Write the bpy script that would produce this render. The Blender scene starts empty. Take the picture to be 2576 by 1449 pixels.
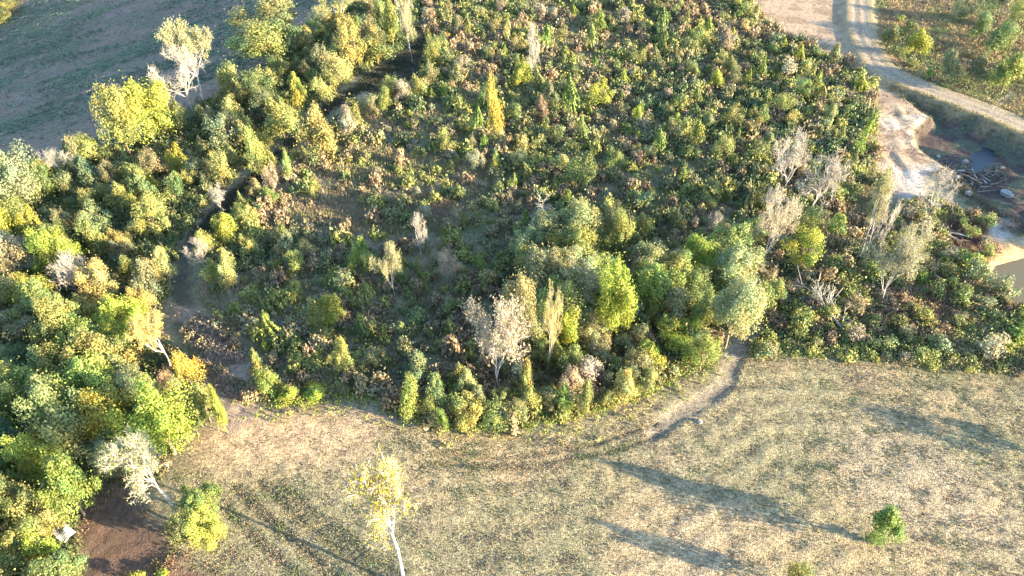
import bpy, math, random
import numpy as np

# ------------------------------------------------------------------ camera, sky, sun, exposure
SC = bpy.context.scene
COL = SC.collection
ALT, PITCH, HFOV = 60.0, 42.0, 68.0
cd = bpy.data.cameras.new('camera')
cam = bpy.data.objects.new('camera', cd); COL.objects.link(cam)
cam.location = (0, 0, ALT)
cam.rotation_euler = (math.radians(90 - PITCH), 0, 0)
cd.sensor_width = 36; cd.lens = 18 / math.tan(math.radians(HFOV / 2))
cd.clip_start = 1; cd.clip_end = 5000
SC.camera = cam

SUN_EL = 12.0
SUN_AZ = -20.5            # direction towards the sun, degrees anticlockwise from +X
world = bpy.data.worlds.new('World'); SC.world = world; world.use_nodes = True
wn = world.node_tree
bg = wn.nodes['Background']
sky = wn.nodes.new('ShaderNodeTexSky'); sky.sky_type = 'NISHITA'; sky.sun_disc = False
sky.sun_elevation = math.radians(SUN_EL)
sky.sun_rotation = math.radians(90 - SUN_AZ)
sky.air_density = 1.0; sky.dust_density = 0.6; sky.ozone_density = 2.5
wn.links.new(sky.outputs[0], bg.inputs[0]); bg.inputs[1].default_value = 0.145
sl = bpy.data.lights.new('sun', 'SUN'); sl.energy = 5.0; sl.angle = math.radians(0.5)
sl.color = (1.0, 0.83, 0.55)
sun = bpy.data.objects.new('sun', sl); COL.objects.link(sun)
sun.rotation_euler = (math.radians(90 - SUN_EL), 0, math.radians(SUN_AZ + 90))
SC.view_settings.view_transform = 'Standard'; SC.view_settings.look = 'None'
SC.view_settings.exposure = 2.8; SC.view_settings.gamma = 1
SC.view_settings.use_curve_mapping = False
SC.cycles.max_bounces = 6; SC.cycles.transparent_max_bounces = 4

rng = np.random.default_rng(7)
random.seed(7)

# ------------------------------------------------------------------ survey: photo points to ground points
PW, PH = 2576.0, 1449.0
FX = PW / 2 / math.tan(math.radians(HFOV / 2))
pr = math.radians(PITCH)
FWD = np.array([0, math.cos(pr), -math.sin(pr)]); UP = np.array([0, math.sin(pr), math.cos(pr)])

def ray(x, y):
    d = FWD * FX + np.array([1., 0, 0]) * (x - PW / 2) + UP * (PH / 2 - y)
    return d / np.linalg.norm(d)

def g0(x, y, z=0.0):
    d = ray(x, max(y, -560)); t = (z - ALT) / d[2]
    return np.array([d[0] * t, d[1] * t])

def gpoly(pts):
    return np.array([g0(*p) for p in pts])

def inside(poly, X, Y):
    r = np.zeros(X.shape, bool); n = len(poly); j = n - 1
    for i in range(n):
        xi, yi = poly[i]; xj, yj = poly[j]
        c = ((yi > Y) != (yj > Y))
        with np.errstate(divide='ignore', invalid='ignore'):
            c &= X < (xj - xi) * (Y - yi) / (yj - yi + 1e-12) + xi
        r ^= c; j = i
    return r

def dist_line(pts, X, Y):
    best = np.full(X.shape, 1e9)
    for (ax, ay), (bx, by) in zip(pts[:-1], pts[1:]):
        dx, dy = bx - ax, by - ay
        t = np.clip(((X - ax) * dx + (Y - ay) * dy) / (dx * dx + dy * dy + 1e-9), 0, 1)
        best = np.minimum(best, np.hypot(X - ax - t * dx, Y - ay - t * dy))
    return best

def sdist(poly, X, Y):       # positive inside
    d = dist_line(list(poly) + [poly[0]], X, Y)
    return np.where(inside(poly, X, Y), d, -d)

def sstep(a, b, x):
    t = np.clip((x - a) / (b - a), 0, 1); return t * t * (3 - 2 * t)

_lat = np.random.default_rng(3).random((256, 256))
def vnoise(X, Y, s, seed=0):
    x = np.asarray(X) / s + seed * 17.3; y = np.asarray(Y) / s + seed * 9.7
    ix = np.floor(x).astype(int); iy = np.floor(y).astype(int); fx = x - ix; fy = y - iy
    fx = fx * fx * (3 - 2 * fx); fy = fy * fy * (3 - 2 * fy)
    a = _lat[ix % 256, iy % 256]; b = _lat[(ix + 1) % 256, iy % 256]
    c = _lat[ix % 256, (iy + 1) % 256]; d = _lat[(ix + 1) % 256, (iy + 1) % 256]
    return (a * (1 - fx) + b * fx) * (1 - fy) + (c * (1 - fx) + d * fx) * fy
def fnoise(X, Y, s, seed=0, o=3):
    r = 0; a = 1; t = 0
    for k in range(o):
        r = r + a * vnoise(X, Y, s / 2 ** k, seed + k * 3); t += a; a *= .55
    return r / t

CROP = gpoly([(-1800, -500), (1120, -500), (960, -60), (860, 60), (700, 165), (560, 245), (420, 330), (250, 405), (120, 455), (0, 490), (-500, 640), (-1800, 900)])
HAY = gpoly([(470, 1095), (570, 1065), (640, 1015), (720, 1022), (850, 1005), (960, 1015), (1040, 1072), (1180, 1092), (1370, 1077), (1500, 1048),
             (1620, 1000), (1720, 945), (1800, 905), (1870, 905), (2000, 902), (2200, 915), (2400, 930), (2576, 955), (3400, 1040), (3400, 2600), (-300, 2600), (200, 1700), (360, 1449), (430, 1380), (440, 1200)])
PATHL = gpoly([(1075, 95), (1000, 170), (900, 225), (820, 275), (740, 350), (670, 425), (600, 485), (540, 550), (485, 610), (460, 680), (455, 750), (490, 820), (535, 880), (590, 930), (600, 990), (605, 1060)])
PATHHEAD = gpoly([(1070, 110), (1075, 190), (990, 225), (930, 240), (900, 205), (1000, 140)])
TRACKL = gpoly([(1905, 825), (1870, 862), (1845, 910), (1828, 960), (1780, 1005), (1705, 1045), (1645, 1085)])
ROADL = gpoly([(2160, -520), (2160, -60), (2160, 20), (2162, 70), (2178, 120), (2208, 172), (2262, 205), (2360, 243), (2460, 278), (2580, 328), (2760, 405), (3300, 640)])
SAND = gpoly([(1800, -60), (2150, -60), (2165, 60), (2215, 150), (2275, 215), (2290, 240), (2215, 225), (2130, 150), (2010, 108), (1925, 50)])
BANK = gpoly([(2213, 215), (2250, 240), (2300, 268), (2337, 292), (2300, 312), (2294, 335), (2312, 368), (2372, 412), (2330, 440), (2325, 500), (2290, 520), (2258, 500), (2235, 470), (2208, 420), (2210, 330)])
PIT = gpoly([(2262, 238), (2360, 268), (2460, 305), (2600, 360), (2800, 460), (2760, 560), (2560, 560), (2500, 520), (2440, 470), (2372, 412), (2312, 368), (2294, 335), (2300, 312), (2337, 292)])
POOL = gpoly([(2455, 352), (2490, 338), (2530, 352), (2528, 392), (2480, 410), (2452, 398)])
POND = gpoly([(2480, 690), (2510, 655), (2580, 635), (2700, 640), (2730, 720), (2660, 775), (2560, 765), (2495, 735)])
REDSOIL = gpoly([(210, 1190), (300, 1180), (430, 1330), (470, 1400), (600, 1449), (640, 1560), (180, 1700), (200, 1449), (185, 1300)])
WHITEP = gpoly([(2462, 575), (2500, 545), (2545, 555), (2550, 600), (2515, 608)])
DIRTP = gpoly([(2370, 560), (2470, 560), (2520, 640), (2440, 680), (2370, 640)])
PLANT = gpoly([(1075, -300), (1760, -300), (1860, -20), (1950, 80), (2100, 150), (2205, 215), (2205, 420), (2210, 600), (2150, 680), (1900, 800), (1820, 890), (1720, 940), (1620, 995), (1500, 1040),
               (1370, 1070), (1180, 1085), (1040, 1065), (960, 1010), (850, 1000), (640, 1005), (632, 920), (530, 820), (500, 740), (505, 650), (560, 575), (700, 440), (850, 300), (1000, 225), (1075, 190)])
STRIP = gpoly([(1075, -200), (1050, 100), (880, 205), (800, 255), (720, 330), (640, 400), (560, 470), (490, 550), (440, 620), (425, 700), (420, 770), (330, 760), (250, 690), (130, 600), (40, 500), (120, 450), (250, 405), (420, 320), (560, 240), (700, 165), (850, 50), (930, -60)])
EAST = gpoly([(1910, 800), (2150, 680), (2215, 600), (2260, 520), (2340, 500), (2480, 560), (2480, 690), (2500, 750), (2640, 780), (2640, 950), (2400, 925), (2200, 908), (2000, 895), (1890, 895)])
NE = gpoly([(2200, -300), (2800, -300), (2800, 380), (2576, 300), (2400, 235), (2260, 180), (2210, 110)])
FOREST = gpoly([(-200, 560), (0, 515), (60, 530), (120, 620), (180, 680), (290, 745), (330, 790), (400, 830), (450, 880), (490, 930), (520, 1000), (560, 1050), (470, 1090), (440, 1150), (400, 1230), (200, 1190), (190, 1300), (200, 1449), (180, 1750), (-500, 2200), (-900, 900)])

def height(X, Y):
    X = np.asarray(X, float); Y = np.asarray(Y, float)
    z = 0.5 * (fnoise(X, Y, 38, 1, 2) - .5) * sstep(600, 200, np.hypot(X, Y - 80))
    sd = sdist(CROP, X, Y)
    z = z - .205 * np.clip(sd, 0, 105) * sstep(-1, 12, sd)  # slope shaped so the tree row's shade covers the whole crop field
    z = z - 1.9 * sstep(-0.3, 1.8, sdist(PIT, X, Y) + 1.2 * (vnoise(X, Y, 2.5, 5) - .5))
    z = z - 0.5 * sstep(0, 1.5, sdist(POOL, X, Y))
    z = z - 1.1 * sstep(-1.5, 1.5, sdist(POND, X, Y))
    dr = dist_line(ROADL, X, Y)
    z = z + 0.55 * sstep(4.2, 2.2, dr)
    z = z - 0.12 * np.exp(-((dr - 0.8) / .28) ** 2)
    z = z - 0.14 * sstep(1.1, .5, dist_line(TRACKL, X, Y))
    return z

def G(x, y, up=0.0):
    p = g0(x, y, up)
    for k in range(6):
        z = float(height(p[0], p[1])) + up; p = g0(x, y, z)
    return np.array([p[0], p[1], float(height(p[0], p[1]))])

# ------------------------------------------------------------------ materials
def new_mat(name):
    m = bpy.data.materials.new(name); m.use_nodes = True
    nt = m.node_tree; nt.nodes.clear()
    out = nt.nodes.new('ShaderNodeOutputMaterial')
    return m, nt, out

def N(nt, t, **kw):
    n = nt.nodes.new(t)
    for k, v in kw.items(): setattr(n, k, v)
    return n

def mat_leaf(name, transl=.28, rough=.55):
    m, nt, out = new_mat(name); L = nt.links.new
    at = N(nt, 'ShaderNodeAttribute', attribute_name='Col'); oi = N(nt, 'ShaderNodeObjectInfo')
    mx = N(nt, 'ShaderNodeMix', data_type='RGBA', blend_type='MULTIPLY'); mx.inputs[0].default_value = 1
    L(at.outputs['Color'], mx.inputs[6]); L(oi.outputs['Color'], mx.inputs[7])
    ps = N(nt, 'ShaderNodeBsdfPrincipled'); ps.inputs['Roughness'].default_value = rough
    ps.inputs['Specular IOR Level'].default_value = .25
    tr = N(nt, 'ShaderNodeBsdfTranslucent'); ms = N(nt, 'ShaderNodeMixShader'); ms.inputs[0].default_value = transl
    L(mx.outputs[2], ps.inputs['Base Color']); L(mx.outputs[2], tr.inputs['Color'])
    L(ps.outputs[0], ms.inputs[1]); L(tr.outputs[0], ms.inputs[2]); L(ms.outputs[0], out.inputs[0])
    return m

def mat_bark(name, a, b, scale=1.5):
    m, nt, out = new_mat(name); L = nt.links.new
    tc = N(nt, 'ShaderNodeTexCoord'); no = N(nt, 'ShaderNodeTexNoise'); no.inputs['Scale'].default_value = scale
    no.inputs['Detail'].default_value = 4
    L(tc.outputs['Object'], no.inputs['Vector'])
    cr = N(nt, 'ShaderNodeValToRGB'); cr.color_ramp.elements[0].position = .38; cr.color_ramp.elements[1].position = .6
    cr.color_ramp.elements[0].color = (*a, 1); cr.color_ramp.elements[1].color = (*b, 1)
    ps = N(nt, 'ShaderNodeBsdfPrincipled'); ps.inputs['Roughness'].default_value = .85
    L(no.outputs['Fac'], cr.inputs[0]); L(cr.outputs[0], ps.inputs['Base Color'])
    bp = N(nt, 'ShaderNodeBump'); bp.inputs['Strength'].default_value = .5; bp.inputs['Distance'].default_value = .05
    L(no.outputs['Fac'], bp.inputs['Height']); L(bp.outputs[0], ps.inputs['Normal'])
    L(ps.outputs[0], out.inputs[0]); return m

def mat_ground(name, fine=2.2, strength=.6, dist=.12, lo=.62, hi=1.35, streak=False):
    m, nt, out = new_mat(name); L = nt.links.new
    at = N(nt, 'ShaderNodeAttribute', attribute_name='Col')
    tc = N(nt, 'ShaderNodeNewGeometry')
    n1 = N(nt, 'ShaderNodeTexNoise'); n1.inputs['Scale'].default_value = fine; n1.inputs['Detail'].default_value = 6; n1.inputs['Roughness'].default_value = .7
    n2 = N(nt, 'ShaderNodeTexNoise'); n2.inputs['Scale'].default_value = fine * 3.1; n2.inputs['Detail'].default_value = 5
    L(tc.outputs['Position'], n1.inputs['Vector']); L(tc.outputs['Position'], n2.inputs['Vector'])
    mr = N(nt, 'ShaderNodeMapRange'); mr.inputs[1].default_value = .32; mr.inputs[2].default_value = .68
    mr.inputs[3].default_value = lo; mr.inputs[4].default_value = hi
    L(n1.outputs['Fac'], mr.inputs[0])
    vm = N(nt, 'ShaderNodeVectorMath', operation='SCALE'); L(at.outputs['Color'], vm.inputs[0]); L(mr.outputs[0], vm.inputs['Scale'])
    ps = N(nt, 'ShaderNodeBsdfPrincipled'); ps.inputs['Roughness'].default_value = .95; ps.inputs['Specular IOR Level'].default_value = .1
    if streak:                                              # raked stalks lie along the rows
        mp = N(nt, 'ShaderNodeMapping'); mp.inputs['Rotation'].default_value = (0, 0, math.radians(-28)); mp.inputs['Scale'].default_value = (1.3, 4.2, 1)
        n3 = N(nt, 'ShaderNodeTexNoise'); n3.inputs['Scale'].default_value = 2.0; n3.inputs['Detail'].default_value = 5; n3.inputs['Distortion'].default_value = 1.2
        m3 = N(nt, 'ShaderNodeMapRange'); m3.inputs[1].default_value = .35; m3.inputs[2].default_value = .65; m3.inputs[3].default_value = .5; m3.inputs[4].default_value = 1.35
        L(tc.outputs['Position'], mp.inputs['Vector']); L(mp.outputs[0], n3.inputs['Vector']); L(n3.outputs['Fac'], m3.inputs[0])
        v3 = N(nt, 'ShaderNodeVectorMath', operation='SCALE'); L(vm.outputs[0], v3.inputs[0]); L(m3.outputs[0], v3.inputs['Scale']); vm = v3
    L(vm.outputs[0], ps.inputs['Base Color'])
    ad = N(nt, 'ShaderNodeMath', operation='ADD'); L(n1.outputs['Fac'], ad.inputs[0]); L(n2.outputs['Fac'], ad.inputs[1])
    bp = N(nt, 'ShaderNodeBump'); bp.inputs['Strength'].default_value = strength; bp.inputs['Distance'].default_value = dist
    L(ad.outputs[0], bp.inputs['Height']); L(bp.outputs[0], ps.inputs['Normal'])
    L(ps.outputs[0], out.inputs[0]); return m

def mat_water(name, col, rough=.08):
    m, nt, out = new_mat(name); L = nt.links.new
    ps = N(nt, 'ShaderNodeBsdfPrincipled'); ps.inputs['Base Color'].default_value = (*col, 1); ps.inputs['Roughness'].default_value = rough
    no = N(nt, 'ShaderNodeTexNoise'); no.inputs['Scale'].default_value = 3
    tc = N(nt, 'ShaderNodeNewGeometry'); L(tc.outputs['Position'], no.inputs['Vector'])
    bp = N(nt, 'ShaderNodeBump'); bp.inputs['Strength'].default_value = .15; bp.inputs['Distance'].default_value = .02
    L(no.outputs['Fac'], bp.inputs['Height']); L(bp.outputs[0], ps.inputs['Normal'])
    L(ps.outputs[0], out.inputs[0]); return m

M_LEAF = mat_leaf('foliage', .3)
M_STUFF = mat_leaf('ground_plants', .22, .7)
M_BARK = mat_bark('brown_bark', (.10, .07, .05), (.22, .17, .12))
M_GREY = mat_bark('grey_bark', (.24, .21, .18), (.44, .40, .35), 1.0)
M_TWIG = mat_bark('pale_twigs', (.26, .23, .19), (.42, .375, .32), 1.0)
M_WHITE = mat_bark('white_bark', (.30, .26, .21), (.62, .57, .49), 1.4)
M_GROUND = mat_ground('soil_and_litter')
M_HAY = mat_ground('mown_hay', 2.6, .9, .14, .6, 1.38, streak=True)
M_SAND = mat_ground('bare_sand', 1.2, .45, .12, .8, 1.15)
M_WATER = mat_water('dark_pit_water', (.012, .02, .03), .35)
M_MUD = mat_water('muddy_pond_water', (.075, .065, .04), .9)

# ------------------------------------------------------------------ mesh helpers
def mesh_np(name, V, F, mats, cols=None, mi=None, smooth=False):
    """V (n,3), F (m,k) all same size k; cols per-face rgb"""
    me = bpy.data.meshes.new(name)
    V = np.asarray(V, np.float32); F = np.asarray(F, np.int32); k = F.shape[1]
    me.vertices.add(len(V)); me.vertices.foreach_set('co', V.ravel())
    me.loops.add(F.size); me.loops.foreach_set('vertex_index', F.ravel())
    me.polygons.add(len(F))
    me.polygons.foreach_set('loop_start', np.arange(0, F.size, k, dtype=np.int32))
    me.polygons.foreach_set('loop_total', np.full(len(F), k, np.int32))
    for m in mats: me.materials.append(m)
    if mi is not None: me.polygons.foreach_set('material_index', np.asarray(mi, np.int32))
    if smooth: me.polygons.foreach_set('use_smooth', np.ones(len(F), bool))
    me.update(calc_edges=True)
    if cols is not None:
        cols = np.asarray(cols, np.float32)
        if len(cols) == len(V):
            a = me.color_attributes.new('Col', 'FLOAT_COLOR', 'POINT'); n = len(V); c = cols
        else:
            a = me.color_attributes.new('Col', 'FLOAT_COLOR', 'CORNER'); n = F.size; c = np.repeat(cols, k, axis=0)
        a.data.foreach_set('color', np.concatenate([c, np.ones((n, 1), np.float32)], 1).ravel())
    return me

def link(name, me, loc=(0, 0, 0), parent=None, color=None, **props):
    o = bpy.data.objects.new(name, me); COL.objects.link(o); o.location = loc
    if parent: o.parent = parent
    if color is not None: o.color = (*color, 1)
    for k, v in props.items(): o[k] = v
    return o

# ------------------------------------------------------------------ ground: one sheet cut into its surfaces
def axis(lo, hi, step, far):
    a = list(np.arange(lo, hi + step, step)); s = step; b = []; x = a[-1]
    while x < far: s *= 1.35; x += s; b.append(x)
    s = step; c = []; x = a[0]
    while x > -far: s *= 1.35; x -= s; c.append(x)
    return np.array(c[::-1] + a + b)
xs = axis(-150, 112, .45, 1500); ys = axis(22, 205, .45, 1500)
GX, GY = np.meshgrid(xs, ys, indexing='ij')
def ground_colours():
    n1 = fnoise(GX, GY, 9, 2); n2 = fnoise(GX, GY, 2.2, 4); n3 = fnoise(GX, GY, 22, 6, 2)
    def mixc(c, c2, t): return c * (1 - t[..., None]) + np.array(c2) * t[..., None]
    C = np.ones(GX.shape + (3,)) * np.array((.20, .17, .105))
    C = mixc(C, (.29, .23, .15), sstep(.5, .68, n1)); C = mixc(C, (.15, .16, .08), sstep(.52, .62, n2) * .6)
    # hay field
    H = np.ones(C.shape) * np.array((.30, .225, .13))
    H = mixc(H, (.19, .175, .10), sstep(.46, .62, n1) * .7); H = mixc(H, (.18, .17, .095), sstep(.52, .66, n2) * .35)
    H = mixc(H, (.32, .245, .165), sstep(.55, .75, n3) * .6)
    pk = gpoly([(540, 990), (1000, 1040), (900, 1170), (560, 1190), (470, 1130)])
    H = mixc(H, (.40, .27, .165), sstep(-3, 4, sdist(pk, GX, GY)) * .9)
    jit = 2.2 * (n2 - .5)
    dh = sdist(HAY, GX, GY) + jit
    C = np.where(sstep(-.5, .8, dh)[..., None] > 0, C * (1 - sstep(-.5, .8, dh)[..., None]) + H * sstep(-.5, .8, dh)[..., None], C)
    # mowing swaths follow the upper edge
    # crop field
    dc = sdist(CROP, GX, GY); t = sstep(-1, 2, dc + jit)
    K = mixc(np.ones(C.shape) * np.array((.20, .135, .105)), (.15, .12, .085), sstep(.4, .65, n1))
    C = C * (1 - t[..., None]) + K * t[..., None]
    # path, its upper part coloured darker to stand in for shade
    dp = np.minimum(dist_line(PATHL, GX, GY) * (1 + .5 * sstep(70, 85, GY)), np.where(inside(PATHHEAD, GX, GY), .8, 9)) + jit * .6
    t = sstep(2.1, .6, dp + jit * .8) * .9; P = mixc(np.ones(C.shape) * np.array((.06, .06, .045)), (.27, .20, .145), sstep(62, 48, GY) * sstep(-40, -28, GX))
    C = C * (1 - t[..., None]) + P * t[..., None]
    lower = gpoly([(420, 770), (500, 770), (640, 900), (660, 1020), (560, 1100), (560, 1000), (480, 860)])
    C = mixc(C, (.28, .205, .15), sstep(-1, 1.5, sdist(lower, GX, GY) + jit) * .8)
    C = mixc(C, (.085, .038, .035), sstep(-1, 1.5, sdist(REDSOIL, GX, GY) + jit) * (.55 + .45 * n1))  # red soil, darkened in place of the trees' shade
    for pts, c in (([(960, 385), (1220, 400), (1230, 470), (1100, 470), (960, 440)], (.42, .29, .16)), ([(1400, 300), (1560, 320), (1540, 380), (1380, 360)], (.34, .25, .18)),
                   ([(1240, 240), (1400, 300), (1430, 350), (1300, 340)], (.36, .25, .17)), ([(2110, 470), (2200, 460), (2230, 540), (2140, 560)], (.50, .27, .13))):
        C = mixc(C, c, sstep(-1.5, 2, sdist(gpoly(pts), GX, GY) + 2 * jit) * .8)
    e = sstep(-2, 2, sdist(EAST, GX, GY) + jit); C = C * (1 - e[..., None]) + mixc(np.ones(C.shape) * np.array((.20, .15, .095)), (.16, .155, .08), n1) * e[..., None]
    e = sstep(-2, 2, sdist(NE, GX, GY) + jit); C = C * (1 - e[..., None]) + mixc(np.ones(C.shape) * np.array((.32, .22, .12)), (.18, .15, .08), sstep(.4, .65, n1)) * e[..., None]
    S = mixc(np.ones(C.shape) * np.array((.33, .235, .155)), (.24, .165, .105), sstep(.45, .65, n2))
    e = sstep(-1.2, 1.5, sdist(SAND, GX, GY) + 1.6 * jit); C = C * (1 - e[..., None]) + S * e[..., None]
    B = mixc(np.ones(C.shape) * np.array((.33, .24, .16)), (.44, .37, .29), sstep(.55, .7, n1)); B = mixc(B, (.21, .14, .09), sstep(.48, .6, n2) * .75)
    e = sstep(-.8, .6, sdist(BANK, GX, GY) + jit * .6); C = C * (1 - e[..., None]) + B * e[..., None]
    dpit = sdist(PIT, GX, GY); e = sstep(-3.2, -1.2, dpit + jit) * sstep(-.5, -1.5, sdist(BANK, GX, GY)) * sstep(1.6, 2.4, dist_line(ROADL, GX, GY)); C = mixc(C, (.06, .05, .04), e)  # slope under the road, its colour darkened to stand in for shade
    e = sstep(-.3, .5, sdist(PIT, GX, GY) + .4 * jit); Q = mixc(np.ones(C.shape) * np.array((.075, .055, .048)), (.085, .09, .06), sstep(.4, .6, n2)); C = C * (1 - e[..., None]) + Q * e[..., None]  # pit floor darkened likewise, shade put into the soil colour
    for pts in ([(2262, 425), (2320, 425), (2325, 500), (2280, 510), (2255, 470)],):
        C = mixc(C, (.34, .30, .26), sstep(-1, 1, sdist(gpoly(pts), GX, GY) + jit) * .8)
    C = mixc(C, (.10, .06, .05), sstep(-1, 1.5, sdist(DIRTP, GX, GY) + jit) * .85)
    C = mixc(C, (.30, .28, .25), sstep(-.6, .6, sdist(WHITEP, GX, GY) + jit) * .8)
    dr = dist_line(ROADL, GX, GY) + jit * .25
    C = mixc(C, (.26, .20, .11), sstep(4.2, 2.6, dr + jit) * .8); C = mixc(C, (.27, .21, .145), sstep(1.9, 1.1, dr + .6 * jit)); C = mixc(C, (.20, .16, .12), np.exp(-(dr / .4) ** 2) * .6); C = mixc(C, (.31, .255, .19), np.exp(-((dr - .9) / .3) ** 2) * .5)
    C = mixc(C, (.19, .16, .13), sstep(1.5, .3, dist_line(TRACKL, GX, GY) + jit * .7) * .8)
    dq = sdist(POND, GX, GY); C = mixc(C, (.36, .24, .12), sstep(-3.2, -1.6, dq + jit) ); C = mixc(C, (.17, .14, .08), sstep(0, 1, dq))
    return np.clip(C, .01, .9)
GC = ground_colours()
GZ = height(GX, GY)
hd = sstep(0, 1.5, sdist(HAY, GX, GY))
def swath(X, Y):
    """ridge pattern of the mown rows, 0..1, in ground metres"""
    a_ = g0(620, 1200); b_ = g0(960, 1460); t_ = (b_ - a_) / np.hypot(*(b_ - a_)); u = X * t_[1] - Y * t_[0]      # rows of the left part
    d = sdist(HAY, X, Y)
    left = sstep(-4, -9, X + .5 * (Y - 30))
    return (.5 + .5 * np.sin(2 * math.pi * (u + 1.5 * fnoise(X, Y, 9, 9)) / 2.1)) * left + (.5 + .5 * np.sin(2 * math.pi * (d + 1.2 * fnoise(X, Y, 7, 8)) / 2.3)) * (1 - left)
SW = swath(GX, GY)
GZ += hd * (.13 * (fnoise(GX, GY, .9, 11, 1) - .5) + .07 * SW * sstep(.35, .65, fnoise(GX, GY, 8, 44)))
GC *= (1 + (hd * .22 * (SW - .5) * sstep(.3, .65, fnoise(GX, GY, 8, 44))))[..., None]
RUTS = [gpoly([(655, 1215), (760, 1310), (860, 1390), (960, 1460)]), gpoly([(590, 1225), (700, 1330), (800, 1410), (850, 1460)])]
rut = sstep(.55, .2, np.minimum(dist_line(RUTS[0], GX, GY), dist_line(RUTS[1], GX, GY)))
for q in ([(700, 1215), (800, 1300), (930, 1400), (1010, 1449)], [(560, 1270), (660, 1370), (760, 1460)], [(1090, 1140), (1300, 1150), (1500, 1115), (1650, 1060)], [(1100, 1165), (1310, 1175), (1520, 1140), (1680, 1085)]):
    rut = np.maximum(rut, .8 * sstep(.45, .15, dist_line(gpoly(q), GX, GY)))
GZ -= rut * .25
GC *= (1 - .4 * rut)[..., None]
rough = sstep(0, 1, -sdist(HAY, GX, GY)) * sstep(0, -1, sdist(CROP, GX, GY))
rough = rough * sstep(.5, -1, sdist(SAND, GX, GY)) * sstep(.5, -1, sdist(BANK, GX, GY)) * sstep(2, 3.5, dist_line(ROADL, GX, GY))
GZ += .45 * sstep(0, 1.5, sdist(BANK, GX, GY)) * (fnoise(GX * 1.6, GY * .6, 2.0, 15, 3) - .5)
GZ += rough * .35 * (fnoise(GX, GY, 1.6, 12, 2) - .5)
# crop rows: raised drill lines
def crop_u(X, Y):
    return X * math.cos(math.radians(128)) + Y * math.sin(math.radians(128)) + 4 * (fnoise(X, Y, 45, 14, 1) - .5)
cm = sstep(0, 2, sdist(CROP, GX, GY))
GZ += cm * .07 * np.sin(2 * math.pi * crop_u(GX, GY) / 2.1)

def cut_ground():
    nx, ny = GX.shape
    idx = np.arange(nx * ny).reshape(nx, ny)
    Q = np.stack([idx[:-1, :-1], idx[1:, :-1], idx[1:, 1:], idx[:-1, 1:]], -1).reshape(-1, 4)
    V = np.stack([GX, GY, GZ], -1).reshape(-1, 3); C = GC.reshape(-1, 3)
    cx = V[Q].mean(1)[:, 0]; cy = V[Q].mean(1)[:, 1]
    reg = np.zeros(len(Q), int)
    reg[inside(CROP, cx, cy)] = 1
    reg[inside(HAY, cx, cy)] = 2
    reg[(dist_line(PATHL, cx, cy) < 1.9) | inside(PATHHEAD, cx, cy)] = 3
    reg[inside(SAND, cx, cy)] = 4
    reg[inside(BANK, cx, cy)] = 5
    reg[inside(PIT, cx, cy)] = 6
    reg[dist_line(TRACKL, cx, cy) < 1.1] = 7
    reg[dist_line(ROADL, cx, cy) < 1.9] = 8
    reg[inside(REDSOIL, cx, cy)] = 9
    names = ['ground', 'crop_field', 'hay_field', 'firebreak_path', 'sandy_clearing', 'sand_bank', 'pit_floor', 'farm_track', 'dirt_road', 'bare_red_soil']
    labels = ['rough brushy ground of the young plantation and woods', 'brown crop field in shade beyond the tree row', 'mown hay field with tan and green stubble', 'shaded firebreak path winding beside the plantation',
              'pale trampled sandy clearing beside the dirt road', 'bright white sand bank above the dark pit', 'dark shaded floor of the dug pit', 'short rutted track leading into the hay field',
              'pale two-rut dirt road crossing the corner', 'shaded bare red-brown soil under the bare tree']
    mats = [M_GROUND, M_GROUND, M_HAY, M_GROUND, M_SAND, M_SAND, M_GROUND, M_HAY, M_GROUND, M_GROUND]
    for r, nm in enumerate(names):
        q = Q[reg == r]
        u, inv = np.unique(q, return_inverse=True)
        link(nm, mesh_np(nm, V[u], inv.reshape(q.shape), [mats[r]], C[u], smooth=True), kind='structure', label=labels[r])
cut_ground()

def flat_poly(name, poly, z, mat, grow=1.0, **kw):
    c = poly.mean(0); P = c + (poly - c) * grow
    pts = []
    for i in range(len(P)):                                    # round the outline
        a, b, d, e = P[i - 1], P[i], P[(i + 1) % len(P)], P[(i + 2) % len(P)]
        for t in np.linspace(0, 1, 6, endpoint=False):
            pts.append(.5 * (2 * b + (d - a) * t + (2 * a - 5 * b + 4 * d - e) * t * t + (3 * b - a - 3 * d + e) * t ** 3))
    pts = np.array(pts); n = len(pts)
    V = np.concatenate([[[*c, z]], np.c_[pts, np.full(n, z)]])
    F = [(0, 1 + i, 1 + (i + 1) % n) for i in range(n)]
    return link(name, mesh_np(name, V, F, [mat]), kind='structure', **kw)
pc = POOL.mean(0); flat_poly('pit_water', POOL, float(height(pc[0], pc[1])) + .38, M_WATER, 1.12, label='small dark blue pool on the pit floor')
pc = POND.mean(0); flat_poly('pond_water', POND, float(height(pc[0], pc[1])) + .45, M_MUD, 1.0, label='round murky olive pond with orange sandy rim')

# ------------------------------------------------------------------ plant prototypes
def leaf_quads(P, Nn, size, r, aspect=1.0, jit=.6):
    """quads at P with normals near Nn"""
    n = len(P)
    d = Nn + r.normal(0, jit, (n, 3)); d /= np.linalg.norm(d, axis=1)[:, None] + 1e-9
    a = np.cross(d, r.normal(0, 1, (n, 3))); a /= np.linalg.norm(a, axis=1)[:, None] + 1e-9
    b = np.cross(d, a)
    s = size * r.uniform(.6, 1.35, n)[:, None]
    V = np.stack([P - a * s * .5, P - b * s * .36 * aspect + d * s * .12, P + a * s * .5, P + b * s * .36 * aspect + d * s * .12], 1).reshape(-1, 3)
    return V, np.arange(4 * n).reshape(n, 4)

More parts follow.
